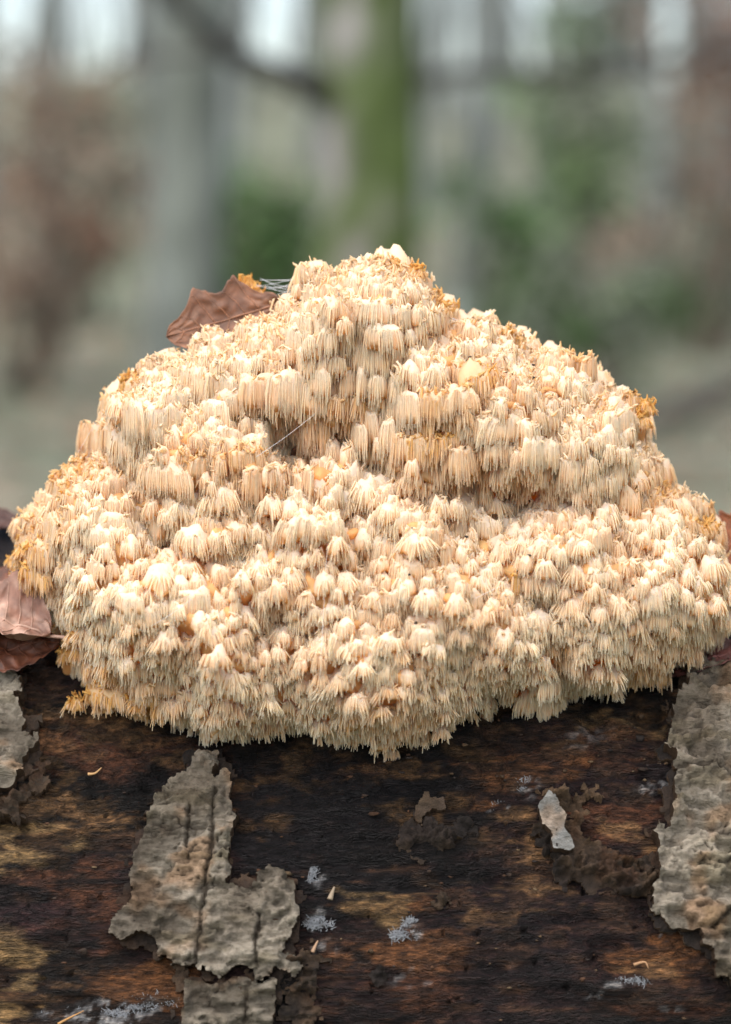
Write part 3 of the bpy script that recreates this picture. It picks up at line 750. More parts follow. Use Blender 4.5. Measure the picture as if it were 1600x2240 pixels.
        bag.add(Vh, [Qh, Th], cc[np.repeat(np.arange(m), 4 * 3 + 1)])

# scatter the branch tips over the front of the flesh
cand = 42000
cx = rng.uniform(0, 1640, cand); cy = rng.uniform(540, 1690, cand)
sv = bil(S_in, cx, cy)
ok = sv > -4; cx, cy, sv = cx[ok], cy[ok], sv[ok]
fy, _ = front(cx, cy, np.maximum(sv, 0))
cp = at(cx, cy, fy); cn = bil(NF, cx, cy); cn /= np.linalg.norm(cn, axis=1, keepdims=True) + 1e-9
sizef = np.interp(cy, [600, 950, 1150, 1600], [1.12, 1.05, 1.0, 1.02]) * (1 + 0.30 * vn(cx / 85, cy / 85, 0, 321)) * rng.uniform(0.62, 1.4, len(cx))
acc = np.zeros((6000, 3)); na = 0; sel = []
tufts = []
# tips along the outline first
op = np.array(OUT, float); seg = np.roll(op, -1, 0) - op; sl_ = np.hypot(seg[:, 0], seg[:, 1])
cum = np.concatenate([[0], np.cumsum(sl_)])
for u in np.arange(0, cum[-1], 20):
    i = np.searchsorted(cum, u, 'right') - 1; t_ = (u - cum[i]) / sl_[i]
    q = op[i] + seg[i] * t_
    nx_, ny_ = seg[i][1] / sl_[i], -seg[i][0] / sl_[i]            # outward in the picture (y down)
    low = ny_ > 0.3
    ins_ = rng.uniform(12, 34)
    px, py = q[0] - nx_ * ins_, q[1] - ny_ * ins_ - (34 if low else 0) + (4 if ny_ < -0.4 else 0)
    if not low and rng.uniform() < 0.12: continue
    y = float(np.interp(py, [560, 800, 1150, 1450, 1680], [0.040, 0.045, 0.050, 0.036, 0.020])) - (0.008 if low else 0.006)
    n = np.array([nx_, -0.8, -ny_]); n /= np.linalg.norm(n)
    P = at(px, py, y)
    acc[na] = P; na += 1
    a_ = float(aged(np.array([px]), np.array([py]))[0])
    tufts.append(dict(c=P, n=n, R=0.0024 * rng.uniform(.75, 1.25), L=rng.uniform(.005, .0075), el=rng.choice([1., 1.4]), age=min(1, a_ + (0.12 if not low else 0.05)), flare=0.05, ns=44, up=max(0, n[2]), nub=0 if low else int(rng.integers(8, 16)), px=px, py=py, sd=20000 + int(u), cur=False))
pit = (vn(cx / 30, cy / 22, 0, 361) > 0.66) & (sv > 70)
for i in range(len(cx)):
    if pit[i]: continue
    dmin = 0.0046 * sizef[i]
    if na:
        dv = acc[:na] - cp[i]; dv[:, 2] *= 0.85
        if ((dv ** 2).sum(1) < dmin * dmin).any(): continue
    acc[na] = cp[i]; na += 1; sel.append(i)
sel = np.array(sel)
vpr = vn(cx / 34, cy / 28, 0, 331); vcu = vn(cx / 110, cy / 60, 0, 351); vag = vn(cx / 50, cy / 50, 0, 341); agd = aged(cx, cy)
for k, i in enumerate(sel):
    n = cn[i]; px, py, s = cx[i], cy[i], max(sv[i], 0)
    pr = 0.0004 + 0.0045 * max(0, vpr[i]) + rng.uniform(0, 0.0014)
    c = cp[i] + n * pr
    up = float(np.clip(n[2], -1, 1))
    R = 0.0031 * sizef[i] * rng.uniform(0.85, 1.25)
    cw = 0.55 if (py < 1000 and px < 950) else (0.3 if py < 1200 else 0.06)
    cur = rng.uniform() < cw + 0.25 * vcu[i]
    el = rng.uniform(1.5, 2.7) if cur else rng.uniform(0.9, 1.35)
    L = np.interp(py, [600, 900, 1200, 1600], [0.0084, 0.0078, 0.0058, 0.0046]) * rng.uniform(0.8, 1.25) * (1.15 if cur else 0.95)
    if 450 < px < 900 and 820 < py < 1050: L *= 1.15
    flare = rng.choice([0.05, 0.2, 0.38], p=[.35, .4, .25]) * (1.0 if py > 1200 else 1.0 if py > 1050 else 0.3) * (0 if cur else 1)
    age = float(agd[i])
    rim = 1 - np.clip(s / 60, 0, 1)
    age = min(1, age + 0.30 * max(0, vag[i]) + 0.10 * rim * (py < 1300))
    nub = int(rng.integers(0, 4)) + (int(rng.integers(1, 5)) if (py < 1050 and up > 0.1) else 0) + (int(10 * age) if age > 0.3 else 0)
    ns = int(((17 + 27 * el) if cur else (18 + 31 * el)) * (R / 0.0034) ** 1.2)
    tufts.append(dict(c=c, n=n, R=R, L=L, el=el, age=age, flare=flare, ns=ns, up=max(up, 0), nub=nub, px=px, py=py, sd=1000 + k, cur=cur))
print('tufts', len(tufts), 'spines', sum(t['ns'] for t in tufts))
for (px, py, h_) in [(440, 752, 1.5), (478, 765, 1.2), (508, 772, 1.0), (548, 710, 1.6), (575, 705, 1.0), (345, 800, 1.0), (300, 838, 1.1), (245, 895, 1.1), (330, 790, 1.2), (700, 598, 1.0), (775, 580, 1.3), (830, 572, 1.2), (870, 585, 1.0), (1045, 705, 1.3), (1110, 728, 1.2), (1140, 745, 1.0), (1270, 795, 1.0), (1385, 870, 1.2), (1440, 1010, 1.0), (1500, 1080, 1.1), (1525, 1095, 1.0), (165, 1015, 1.0), (215, 1005, 1.0), (120, 1045, 1.0)]:
    a_ = float(aged(np.array([float(px)]), np.array([float(py)]))[0])
    tufts.append(dict(c=at(px, py, 0.036), n=np.array([0, -0.8, 0.6]), R=0.0018 * h_, L=0.009, el=0.9, age=min(1, a_ + .15), flare=0, ns=30, up=0.2, nub=12, px=px, py=py, sd=30000 + px, cur=False))
# loose crest tips at the very top edge and the ochre tip standing behind the oak leaf
for (px, py, y, a) in [(540, 620, 0.062, .95), (522, 640, 0.060, .85), (560, 640, 0.060, .8), (545, 655, 0.060, .8), (530, 680, 0.060, .7), (560, 680, 0.060, .7), (1412, 890, 0.036, 1.0), (1405, 915, 0.034, .9), (912, 594, 0.040, .9), (1540, 1160, 0.032, .9), (1555, 1150, 0.034, .8),
                       (38, 1225, 0.050, 1.0), (45, 1265, 0.045, 1.0), (165, 1535, 0.022, 1.0), (145, 1430, 0.03, 1.0)]:
    tufts.append(dict(c=at(px, py, y), n=np.array([0, -0.7, 0.7]), R=0.0026, L=0.004, el=1.2, age=a, flare=0.3, ns=26, up=0.9, nub=16, px=px, py=py, sd=5000 + px, cur=False))
# those that show largest: in front, unhidden
area = np.array([t['R'] * t['el'] * (t['L'] + t['R']) * (0.4 + max(0, -t['n'][1])) * (1 if 0 < t['px'] < 1600 else 0) for t in tufts])
big = set(np.argsort(-area)[:290].tolist())
rest = Bag()
for k, t in enumerate(tufts):
    b = Bag() if k in big else rest
    tuft(b, t['c'] - FO, t['n'], t['R'], t['L'], t['el'], t['age'], t['flare'], t['ns'], t['up'], t['sd'], t['nub'], t['cur'], 3, 5000 <= t['sd'] < 9000)
    if k in big: b.build('spine_tuft', M_FUN, fungus)
rest.build('spine_tufts', M_FUN, fungus)['kind'] = 'stuff'
# the far side of the mound, coarser
far = Bag(); nb = 0; accb = np.zeros((900, 3))
for _ in range(5000):
    px, py = rng.uniform(0, 1640), rng.uniform(540, 1450)
    s = float(bil(S_in, np.array([px]), np.array([py]))[0])
    if s < 0: continue
    v = float(bil(EV, np.array([px]), np.array([py]))[0])
    y = float(back(np.array([px]), np.array([py]), np.array([s]), v)[0])
    P = at(np.array([px]), np.array([py]), np.array([y]))[0]
    if (P[1] - LY) ** 2 + (P[2] - LZ) ** 2 < (LR + 0.004) ** 2: continue
    if nb and (((accb[:nb] - P) ** 2).sum(1) < 0.0125 ** 2).any(): continue
    accb[nb] = P; nb += 1
    n = bil(NB, np.array([px]), np.array([py]))[0]; n = n / np.linalg.norm(n)
    tuft(far, P + n * 0.002 - FO, n, 0.0070, 0.011, 1.4, 0.2, 0.1, 22, max(0, n[2]), 9000 + nb, 3)
    if nb > 600: break
far.build('rear_spine_tufts', M_FUN, fungus)['kind'] = 'stuff'
# dark specks of frass on the crests
sp = Bag()
for k in rng.choice(len(tufts), 60, replace=False):
    t = tufts[k]
    p = t['c'] - FO + np.array([rng.uniform(-.6, .6) * t['R'], 0, t['R'] * 0.75]) + t['n'] * t['R'] * 0.35
    Vk, Fk = blob(p, np.array([1.3, 1, 0.8]) * rng.uniform(0.0003, 0.0006), k, 6, 4, 0.3)
    sp.add(Vk, Fk, (0.035, 0.022, 0.015))
sp.build('frass_specks', M_DIRT, fungus)['kind'] = 'stuff'

# ------------------------------------------------------------------ dead leaves on and round the fungus
def leaf(name, base, tip, normal, width, lobed, colA, colB, label, cat='leaf', group=None, cup=0.0, curl=0.0, stalk=0.2, roll=0.0, seed=0, wavy=0.0):
    base = np.asarray(base, float); tip = np.asarray(tip, float)
    ax = tip - base; L = np.linalg.norm(ax); ax /= L
    nn = np.asarray(normal, float); nn = nn - ax * (nn @ ax); nn /= np.linalg.norm(nn)
    sd_ = np.cross(nn, ax)
    root = tag(empty(name, base), label, cat, group)
    nt_, ns_ = 70, 31
    t = np.linspace(0, 1, nt_); s = np.linspace(-1, 1, ns_)
    T, Sg = np.meshgrid(t, s, indexing='ij')
    wv = np.sin(PI * np.clip(t, 0, 1) ** (0.75 if lobed else 0.9)) ** 0.75
    def prof(side):
        if not lobed: return wv * (1 + 0.03 * np.sin(t * 40 + side))
        return wv * (0.84 + 0.17 * np.sin(t * 2 * PI * 2.9 + 2.4 + side * 0.5)) * (0.55 + 0.6 * t ** 0.7)
    wid = np.where(Sg < 0, prof(-1)[:, None], prof(1)[:, None]) * width
    wid = wid * (1 + 0.07 * fbm(T * 22, np.sign(Sg) * 3.0, 0, seed + 21, 3))
    off = Sg * wid
    z = cup * width * (np.abs(Sg) ** 1.6) * (wid / width) + curl * L * (T - 0.5) ** 2 * 2
    z = z + roll * L * np.clip(T - 0.7, 0, 1) ** 2
    vein = np.abs(((T * 7.5 - np.abs(Sg) * 1.1) % 1) - 0.5)
    z = z + 0.007 * width * np.cos(vein * 2 * PI) * np.abs(Sg) + wavy * width * fbm(T * 4, Sg * 2, 0, seed, 3)
    P = T[..., None] * L * ax + off[..., None] * sd_ + z[..., None] * nn
    tone = sstep(-0.7, 0.7, fbm(T * 5, Sg * 3, 0, seed + 3, 4))
    col = lerp(np.broadcast_to(colA, P.shape), np.asarray(colB), tone)
    idx = np.arange(T.size).reshape(T.shape)
    q = np.stack([idx[:-1, :-1], idx[1:, :-1], idx[1:, 1:], idx[:-1, 1:]], -1).reshape(-1, 4)
    n = T.size
    V = np.concatenate([P.reshape(-1, 3), P.reshape(-1, 3) - nn * 0.00025])
    rimi = np.concatenate([idx[0, :-1], idx[:-1, -1], idx[-1, :0:-1], idx[:0:-1, 0]])
    rn = np.roll(rimi, -1)
    W = np.stack([rimi, rn, rn + n, rimi + n], 1)
    blade = mesh('blade', V, [q, q[:, ::-1] + n, W], M_LEAF, root, np.concatenate([col.reshape(-1, 3), col.reshape(-1, 3) * 0.8]))
    mid = ns_ // 2
    vb = Bag()
    vc = np.asarray(colA) * 1.15
    tube(vb, P[:, mid] + nn * 0.0001, np.linspace(0.00055, 0.0002, nt_), 6, vc)
    vb.build('midrib', M_LEAF, root)
    for kk in range(1, 7):
        for sg in (-1, 1):
            i0 = int(nt_ * (0.06 + 0.13 * kk)); path = []
            for u in np.linspace(0, 0.92, 8):
                ii = min(nt_ - 1, int(i0 + u * nt_ * 0.14)); jj = int(mid + sg * u * mid)
                path.append(P[ii, jj] + nn * 0.00008)
            vv = Bag(); tube(vv, np.array(path), np.linspace(0.00028, 0.0001, 8), 5, vc); vv.build('vein', M_LEAF, blade)
    if stalk:
        sb = Bag(); p = np.array([np.zeros(3), -ax * stalk * L * 0.5 + nn * 0.001, -ax * stalk * L + nn * 0.004 - np.array([0, 0, 0.002])])
        tube(sb, curve(p, 8), np.linspace(0.0006, 0.0008, 8), 6, vc * 0.8); sb.build('stalk', M_LEAF, root)
    return root

leaf('oak_leaf', at(618, 662, 0.050), at(364, 738, 0.047), (0.10, -0.95, 0.30), 0.0165, True, (0.24, 0.11, 0.06), (0.14, 0.058, 0.03),
     'brown lobed oak leaf lodged against the top of the fungus', cup=0.15, curl=0.04, stalk=0.16, seed=3, wavy=0.06)
leaf('dead_leaf', at(1560, 1222, 0.066), at(1660, 1150, 0.072), (-0.2, -0.9, 0.35), 0.013, False, (0.30, 0.085, 0.022), (0.16, 0.045, 0.015),
     'orange-brown leaf standing upright behind the fungus edge above the large bark plate', cup=0.2, seed=11, wavy=0.05)
leaf('dead_leaf', at(1478, 1478, 0.030), at(1640, 1412, 0.034), (0.05, -0.25, 0.95), 0.010, False, (0.16, 0.06, 0.05), (0.09, 0.035, 0.03),
     'dark purplish leaf lying flat between the fungus and the large bark plate', cup=0.3, seed=12, wavy=0.1)
leaf('dead_leaf', at(110, 1392, 0.022), at(-110, 1330, 0.028), (0.15, -0.55, 0.8), 0.016, False, (0.40, 0.25, 0.19), (0.26, 0.13, 0.09),
     'pale pinkish curled dead leaf, topmost of the pile by the fungus', 'leaf', cup=0.55, curl=0.1, seed=13, wavy=0.12)
leaf('dead_leaf', at(-90, 1430, 0.024), at(132, 1405, 0.030), (0.0, -0.75, 0.6), 0.012, False, (0.15, 0.05, 0.025), (0.08, 0.028, 0.016),
     'dark russet dead leaf underneath the pale curled leaf', 'leaf', cup=0.4, curl=0.08, seed=14, wavy=0.15)
leaf('dead_leaf', at(70, 1300, 0.046), at(-120, 1290, 0.06), (0.1, -0.3, 0.9), 0.014, False, (0.17, 0.06, 0.03), (0.09, 0.035, 0.02),
     'reddish brown dead leaf on the log top behind the pale curled leaf', 'leaf', cup=0.4, curl=-0.1, seed=15, wavy=0.1)
leaf('dead_leaf', at(46, 1142, 0.13), at(-60, 1150, 0.12), (0.1, -0.4, 0.9), 0.008, False, (0.10, 0.045, 0.035), (0.06, 0.03, 0.025),
     'small dark dead leaf on the crest of the log', 'leaf', cup=0.3, curl=0.1, seed=16, wavy=0.1)
# curled stalk caught in the hollow
cy_ = float(bil(FYs, np.array([645.]), np.array([1000.]))[0])
b = Bag()
tube(b, curve([at(632, 1040, cy_ + 0.002), at(637, 1012, cy_ - 0.007), at(645, 985, cy_ - 0.010), at(660, 977, cy_ - 0.011), at(674, 980, cy_ - 0.011), at(681, 987, cy_ - 0.010)], 22), np.concatenate([np.linspace(0.0006, 0.0010, 8), np.linspace(0.0010, 0.0005, 14)]), 6, (0.11, 0.05, 0.03))
tag(b.build('curled_stalk', M_LEAF), 'thin curled brown leaf stalk caught in the hollow of the fungus', 'stalk')

# ------------------------------------------------------------------ spider silk
def silk(name, strands, label, r=0.00005):
    root = tag(empty(name, strands[0][0]), label, 'spider silk', 'spider silk on the fungus')
    for (p, q, sag) in strands:
        m = (p + q) / 2 - np.array([0, 0, sag]); o_ = strands[0][0]
        b = Bag(); tube(b, curve([p - o_, m - o_, q - o_], 9), r, 4, (0.85, 0.87, 0.9)); b.build('thread', M_SILK, root)
st = []
for k in range(9):
    st.append((at(rng.uniform(545, 585), rng.uniform(604, 640), 0.055), at(rng.uniform(655, 676), rng.uniform(592, 640), 0.042), rng.uniform(0, .002)))
for k in range(4):
    st.append((at(rng.uniform(600, 640), rng.uniform(606, 645), 0.05), at(rng.uniform(640, 670), rng.uniform(600, 650), 0.042), 0.001))
st.append((at(735, 588, 0.04), at(768, 570, 0.04), 0.0))
silk('spider_silk', st, 'spider silk strung from the ochre tip to the fungus crown')
silk('spider_silk', [(at(966, 676, 0.036), at(1012, 702, 0.036), .0008), (at(970, 688, 0.036), at(1040, 705, 0.036), .001), (at(962, 668, .036), at(1000, 700, .036), .001)], 'short spider silk threads bridging the step beside the crown')
silk('spider_silk', [(at(226, 895, 0.045), at(158, 1012, 0.045), .0), (at(228, 905, 0.045), at(190, 1004, 0.045), .001)], 'spider silk thread slanting down to the low lobe by the dead leaves')
silk('spider_silk', [(at(1155, 752, 0.04), at(1262, 776, 0.04), .002), (at(1160, 760, 0.04), at(1215, 772, 0.04), .0015)], 'sagging spider silk on the long shoulder of the fungus')
fy2 = lambda x, y: float(bil(FYs, np.array([float(x)]), np.array([float(y)]))[0]) - 0.010
sl = []
for (x0, y0, x1, y1) in [(610, 925, 705, 860), (560, 1000, 690, 905), (640, 870, 720, 760), (590, 950, 720, 880), (700, 1480, 720, 1120), (520, 1560, 640, 1600), (960, 1340, 1100, 1280), (420, 1310, 330, 1370)]:
    sl.append((at(x0, y0, fy2(x0, y0)), at(x1, y1, fy2(x1, y1)), 0.0005))
silk('spider_silk', sl, 'stray spider silk threads crossing the hollows of the fungus face')

# ------------------------------------------------------------------ background wood, all far out of focus
def gp(px, y):                          # a point of the ground below a pixel column at distance y
    p = at(px, 600, y)
    return np.array([p[0], y, float(gz(p[0], y))])

def tree(name, px, y, dia, height, colA, colB, label, group=None, lean=(0, 0), moss=0.0, seed=0, twigs=26, low=2.2, flare=1.5, limbs=(), part_off=None):
    g = np.random.default_rng(seed + 400)
    base = gp(px, y)
    root = tag(empty(name, base), label, 'tree', group)
    n = 110 if dia > 0.2 and y < 9 else 34
    t = np.linspace(0, 1, n) ** (2.2 if n > 40 else 1.35)
    path = np.stack([lean[0] * t * height + 0.12 * np.sin(t * 5 + seed) * t * 2, lean[1] * t * height + 0.1 * np.cos(t * 4 + seed) * t, t * height - 0.08], 1)
    rad = dia / 2 * (1 - 0.8 * t) * (1 + (flare - 1) * np.exp(-t * height / 0.22))
    b = Bag(); k = 20
    tube(b, path, rad, k, None, 0.10, seed)
    V = b.V[0]
    tone = sstep(-0.6, 0.6, fbm(V[:, 0] * 5 + seed, V[:, 1] * 5, V[:, 2] * 2.2, seed, 4))
    C = lerp(np.broadcast_to(colA, V.shape), np.asarray(colB), tone) * (0.8 + 0.45 * sstep(-.5, .5, fbm(V[:, 0] * 14, V[:, 1] * 14, V[:, 2] * 6, seed + 4, 3)))[:, None]
    if moss:
        side = sstep(-0.9, 0.5, (V[:, 0] - lean[0] * V[:, 2]) / dia * 2 * 0.8 + 0.62 + 1.3 * fbm(V[:, 0] * 14, V[:, 1] * 14, V[:, 2] * 9, seed + 9, 4))
        C = lerp(C, np.array([0.045, 0.072, 0.010]), side * moss)
    b.C = [C]
    b.build('trunk', M_TRUNK, root)
    cr = Bag()
    for i in range(twigs):
        tt = g.uniform(low / height, 0.97); p0 = np.array([np.interp(tt, t, path[:, j]) for j in range(3)])
        az = g.uniform(0, 2 * PI); ln = height * 0.32 * (1.1 - tt) + 0.5
        d = np.array([math.cos(az), math.sin(az), g.uniform(0.15, 0.8)])
        p1 = p0 + d * ln * 0.5 + g.normal(size=3) * 0.08; p2 = p0 + d * ln + np.array([0, 0, g.uniform(-.1, .4)]) * ln * 0.5
        r_ = np.interp(tt, t, rad) * 0.32
        cp_ = curve([p0, p1, p2], 8); tube(cr, cp_, np.linspace(r_, r_ * 0.2, 8), 5, np.asarray(colB) * 0.8)
        for q in range(5):
            s0 = cp_[g.integers(2, 7)]; dd = d + g.normal(size=3) * 0.7; l2 = ln * g.uniform(.2, .5)
            tube(cr, curve([s0, s0 + dd * l2 * .5, s0 + dd * l2 + g.normal(size=3) * 0.05], 5), np.linspace(r_ * 0.3, r_ * 0.08, 5), 4, np.asarray(colB) * 0.8)
    for (pts, r_) in limbs:
        P = np.array([at(a, c, yy_) for (a, c, yy_) in pts]) - base
        cp_ = curve(P, 16); tube(cr, cp_, np.linspace(r_, r_ * 0.35, 16), 8, np.asarray(colB) * 0.22, 0.12, seed)
        for q in range(9):
            i0 = g.integers(4, 15); dd = (cp_[min(i0 + 1, 15)] - cp_[i0]); dd = dd / np.linalg.norm(dd) + g.normal(size=3) * 0.7
            l2 = g.uniform(.2, .6)
            tube(cr, curve([cp_[i0], cp_[i0] + dd * l2 * .5, cp_[i0] + dd * l2], 5), np.linspace(r_ * 0.3, r_ * 0.1, 5), 4, np.asarray(colB) * 0.6)
    cr.build('crown', M_TRUNK, root)
    return root

GRY, GRB = np.array([0.195, 0.215, 0.205]), np.array([0.115, 0.125, 0.115])
tree('beech_tree', 392, 7.0, 0.215, 11, GRY, GRB, 'smooth grey trunk flaring at its foot in the blurred wood', flare=1.9, seed=1, lean=(0.012, 0.0), moss=0.12)
tree('mossy_tree', 790, 6.2, 0.285, 11, np.array([0.27, 0.255, 0.25]), np.array([0.14, 0.125, 0.11]), 'trunk coated with green moss down one side in the blurred wood', moss=0.95, seed=2, lean=(0.004, 0.01),
     limbs=[([(715, 210, 6.15), (640, 170, 6.0), (520, 120, 5.8), (400, 20, 5.6), (300, -80, 5.4)], 0.040), ([(860, 190, 6.2), (1010, 160, 6.3), (1250, 160, 6.4), (1500, 125, 6.5), (1750, 90, 6.6)], 0.024)])
FARL = 'slim bare grey trunk among the distant trees on the slope'
for k, (px, y, d) in enumerate([(95, 16, .14), (1065, 19, .16), (1005, 13, .13), (1180, 26, .2), (1440, 22, .22), (1560, 17, .15), (505, 24, .2), (335, 30, .3), (980, 42, .3), (-30, 26, .25), (690, 36, .3), (930, 30, .2), (1320, 38, .4), (1500, 34, .36), (520, 44, .4),
                                (1120, 46, .4), (1250, 52, .4), (1620, 28, .35), (-60, 20, .25), (1720, 24, .3), (420, 52, .45), (760, 50, .4), (880, 56, .45), (1380, 58, .45), (350, 58, .4), (90, 55, .3), (-150, 34, .4), (1850, 36, .4)]):
    tree('bare_tree', px, y, d, rng.uniform(9, 14), GRY * rng.uniform(.75, 1.2), GRB * rng.uniform(.75, 1.1), FARL, 'bare trees standing back on the slope', seed=20 + k, lean=(rng.normal() * 0.03, 0), low=2.4, twigs=9)

def bush(name, px, y, h, wdt, n, leafsize, cols, label, cat='bush', seed=0, zoff=0.0, group=None, stems=7):
    g = np.random.default_rng(seed + 900)
    base = gp(px, y)
    root = tag(empty(name, base), label, cat, group)
    cr = Bag(); tips = []
    for i in range(stems):
        d = np.array([g.normal() * wdt * 0.45, g.normal() * wdt * 0.45, h * g.uniform(.6, 1.0)])
        c_ = curve([np.array([g.normal() * .04, g.normal() * .04, -0.05]), d * 0.5 + g.normal(size=3) * 0.06 * h, d], 9)
        tube(cr, c_, np.linspace(0.012 + 0.006 * h, 0.003, 9), 5, (0.10, 0.08, 0.06)); tips += list(c_[3:])
    cr.build('stem', M_TRUNK, root)
    tips = np.array(tips)
    # leaves gather in clumps round the twigs
    nc = 26
    kc = tips[g.integers(0, len(tips), nc)] + g.normal(size=(nc, 3)) * np.array([wdt, wdt, h * 0.6]) * 0.16
    which = g.integers(0, nc, n)
    ctr = kc[which] + g.normal(size=(n, 3)) * 0.06 * (0.6 + 0.5 * h)
    ctr[:, 2] = np.maximum(ctr[:, 2], 0.03) + zoff
    a = g.normal(size=(n, 3)); a /= np.linalg.norm(a, axis=1, keepdims=True)
    b_ = np.cross(a, g.normal(size=(n, 3))); b_ /= np.linalg.norm(b_, axis=1, keepdims=True) + 1e-9
    c_ = np.cross(a, b_)
    ls = leafsize * g.uniform(.6, 1.3, n)[:, None]
    V = np.stack([ctr - a * ls, ctr + b_ * ls * .45 + c_ * ls * .12, ctr + a * ls, ctr - b_ * ls * .45 + c_ * ls * .12], 1).reshape(-1, 3)
    Fq = np.arange(n * 4).reshape(-1, 4)
    cc = (np.asarray(cols)[g.integers(0, len(cols), nc)] * g.uniform(.45, 1.5, nc)[:, None])[which] * g.uniform(.8, 1.2, n)[:, None]
    lv = Bag(); lv.add(V, [Fq], np.repeat(cc, 4, 0)); lv.build('foliage', M_FOL, root, smooth=False)
    return root

GN = [(0.09, 0.17, 0.055), (0.14, 0.21, 0.09), (0.10, 0.15, 0.07)]
SG = [(0.20, 0.23, 0.17), (0.26, 0.28, 0.22), (0.16, 0.19, 0.14)]
BN = [(0.24, 0.165, 0.12), (0.28, 0.21, 0.16), (0.17, 0.13, 0.095)]
bush('beech_sapling', 1530, 11.5, 1.75, 0.35, 420, 0.04, [(0.20, 0.09, 0.055), (0.16, 0.09, 0.06)], 'spindly sapling topped with rust-red leaves by the long bough', 'sapling', seed=21, stems=4)
bush('beech_sapling', 130, 11.0, 1.2, 0.5, 420, 0.04, [(0.22, 0.12, 0.08), (0.16, 0.085, 0.055)], 'thin red-brown sapling next to the pale sage one', 'sapling', seed=22, stems=5)
bush('green_bush', 575, 9.0, 0.95, 0.22, 1500, 0.035, GN, 'low green bush between the two big trunks', seed=1)
bush('green_bush', 1110, 10.5, 0.9, 0.28, 1300, 0.035, SG + GN, 'grey-green bush beside the mossy trunk', seed=2)
bush('green_bush', 1270, 14.0, 1.9, 0.35, 2200, 0.045, GN + SG, 'tallest green bush, standing alone on the slope', seed=3)
bush('green_bush', 1330, 9.5, 0.55, 0.35, 1500, 0.035, GN + SG, 'dark green low bush in front of the tallest one', seed=4)
bush('green_bush', 1560, 12.5, 0.7, 0.6, 1500, 0.04, SG, 'spreading sage-green bush above the fallen branch', seed=5)
bush('beech_sapling', 40, 9.5, 1.35, 0.45, 600, 0.04, BN, 'sapling still holding brown leaves, beside the grey trunk', 'sapling', seed=6)
bush('beech_sapling', 205, 14.0, 1.6, 0.4, 1000, 0.045, SG + BN[:1], 'pale sage sapling behind the brown-leaved one', 'sapling', seed=7)
bush('beech_sapling', 1570, 16, 2.1, 0.7, 380, 0.045, BN + SG + [(0.25, 0.10, 0.06)], 'tall russet-leaved sapling on the slope', 'sapling', seed=8)
bush('beech_sapling', 1440, 13, 0.7, 0.4, 700, 0.04, BN, 'short brown-leaved sapling near the fallen branch', 'sapling', seed=9)
# a fallen branch
b = Bag(); P = np.array([gp(1390, 7.2) + [0, 0, .05], gp(1500, 7.3) + [0, 0, .12], gp(1640, 7.5) + [0, 0, .2], gp(1900, 8.0) + [0, 0, .3]])
tube(b, curve(P, 18), np.linspace(0.03, 0.05, 18), 8, (0.07, 0.062, 0.052), 0.15, 5)
for k in range(8):
    c_ = curve(P, 18)[2 * k + 1]; d = rng.normal(size=3) * np.array([.2, .2, .12]); tube(b, curve([c_, c_ + d * .6, c_ + d], 5), np.linspace(.012, .004, 5), 5, (0.07, 0.062, 0.052))
tag(b.build('fallen_branch', M_TRUNK), 'dark fallen branch slanting over the forest floor', 'branch')
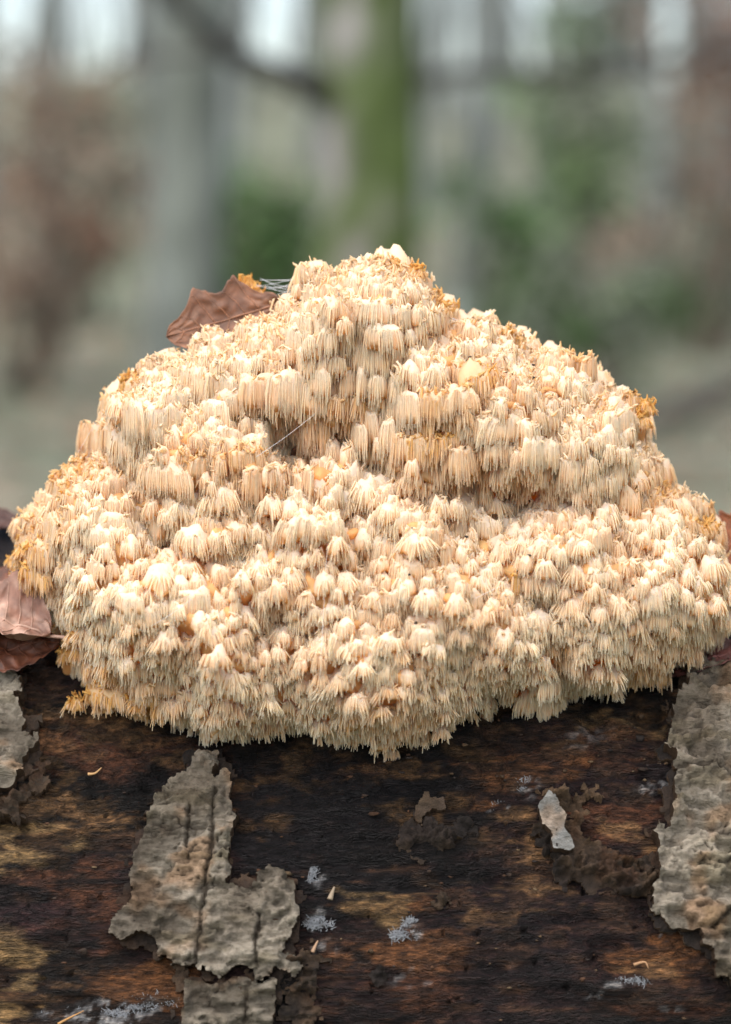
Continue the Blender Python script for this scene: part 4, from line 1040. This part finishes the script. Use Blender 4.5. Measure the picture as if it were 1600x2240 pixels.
# far wood on the skyline that reads as one mass of stems and twigs
g = np.random.default_rng(77)
fw = Bag()
for k in range(420):
    x, y = g.uniform(-26, 26), g.uniform(46, 95)
    z = float(gz(x, y)); h = g.uniform(1.0, 3.6) if k % 3 else g.uniform(4, 9)
    d = np.array([g.normal() * .25, g.normal() * .2, 1]) if k % 3 else np.array([g.normal() * .05, 0, 1])
    z0 = z - 0.1 if k % 3 == 0 else z + g.uniform(-0.1, 2.0)
    r_ = g.uniform(.02, .05) if k % 3 else g.uniform(.07, .16)
    p = np.array([x, y, z0]); cc = np.array([0.18, 0.185, 0.18]) * g.uniform(.7, 1.2)
    tube(fw, np.array([p, p + d * h * .5 + g.normal(size=3) * .2, p + d * h]), [r_, r_ * .7, r_ * .25], 4, cc)
for k in range(700):                    # the same wood goes on to both sides
    x, y = g.uniform(-75, 75), g.uniform(9, 95)
    if abs(x) < 0.17 * (y + 2): continue
    r_ = g.uniform(.05, .16); h = g.uniform(5, 12); p = np.array([x, y, float(gz(x, y)) - 0.1])
    q = p + np.array([g.normal() * .3, g.normal() * .3, h])
    tube(fw, np.array([p, (p + q) / 2 + g.normal(size=3) * .15, q]), [r_, r_ * .75, r_ * .3], 5, np.array([0.17, 0.175, 0.165]) * g.uniform(.6, 1.2))
    for b_i in range(3):
        s0 = p + (q - p) * g.uniform(.3, .9); dd = np.array([g.normal(), g.normal(), g.uniform(.2, .9)]) * 1.2
        tube(fw, np.array([s0, s0 + dd * .5, s0 + dd + [0, 0, .3]]), [r_ * .3, r_ * .2, r_ * .06], 4, np.array([0.13, 0.13, 0.12]))
tag(fw.build('distant_wood', M_TRUNK), 'hazy mass of bare trees along the skyline', 'wood', kind='stuff')
# leaf litter lying about
n = 9000
lx = g.uniform(-9, 9, n); ly = 3.0 + 24 * g.uniform(0, 1, n) ** 1.4
ctr = np.stack([lx, ly, gz(lx, ly) + 0.012], 1)
a = np.stack([g.normal(size=n), g.normal(size=n), g.normal(size=n) * .25], 1); a /= np.linalg.norm(a, axis=1, keepdims=True)
b_ = np.cross(a, np.array([0, 0, 1.]) + g.normal(size=(n, 3)) * .3); b_ /= np.linalg.norm(b_, axis=1, keepdims=True)
ls = g.uniform(.03, .06, n)[:, None]
V = np.stack([ctr - a * ls, ctr + b_ * ls * .5, ctr + a * ls, ctr - b_ * ls * .5], 1).reshape(-1, 3); V[:, 2] += g.uniform(0, .012, len(V))
cl = np.array([(0.24, 0.15, 0.10), (0.17, 0.10, 0.06), (0.30, 0.24, 0.18), (0.22, 0.2, 0.15)])[g.integers(0, 4, n)]
lb = Bag(); lb.add(V, [np.arange(n * 4).reshape(-1, 4)], np.repeat(cl, 4, 0))
tag(lb.build('leaf_litter', M_FOL, smooth=False), 'brown leaf litter strewn over the forest floor', 'leaf litter', kind='stuff')
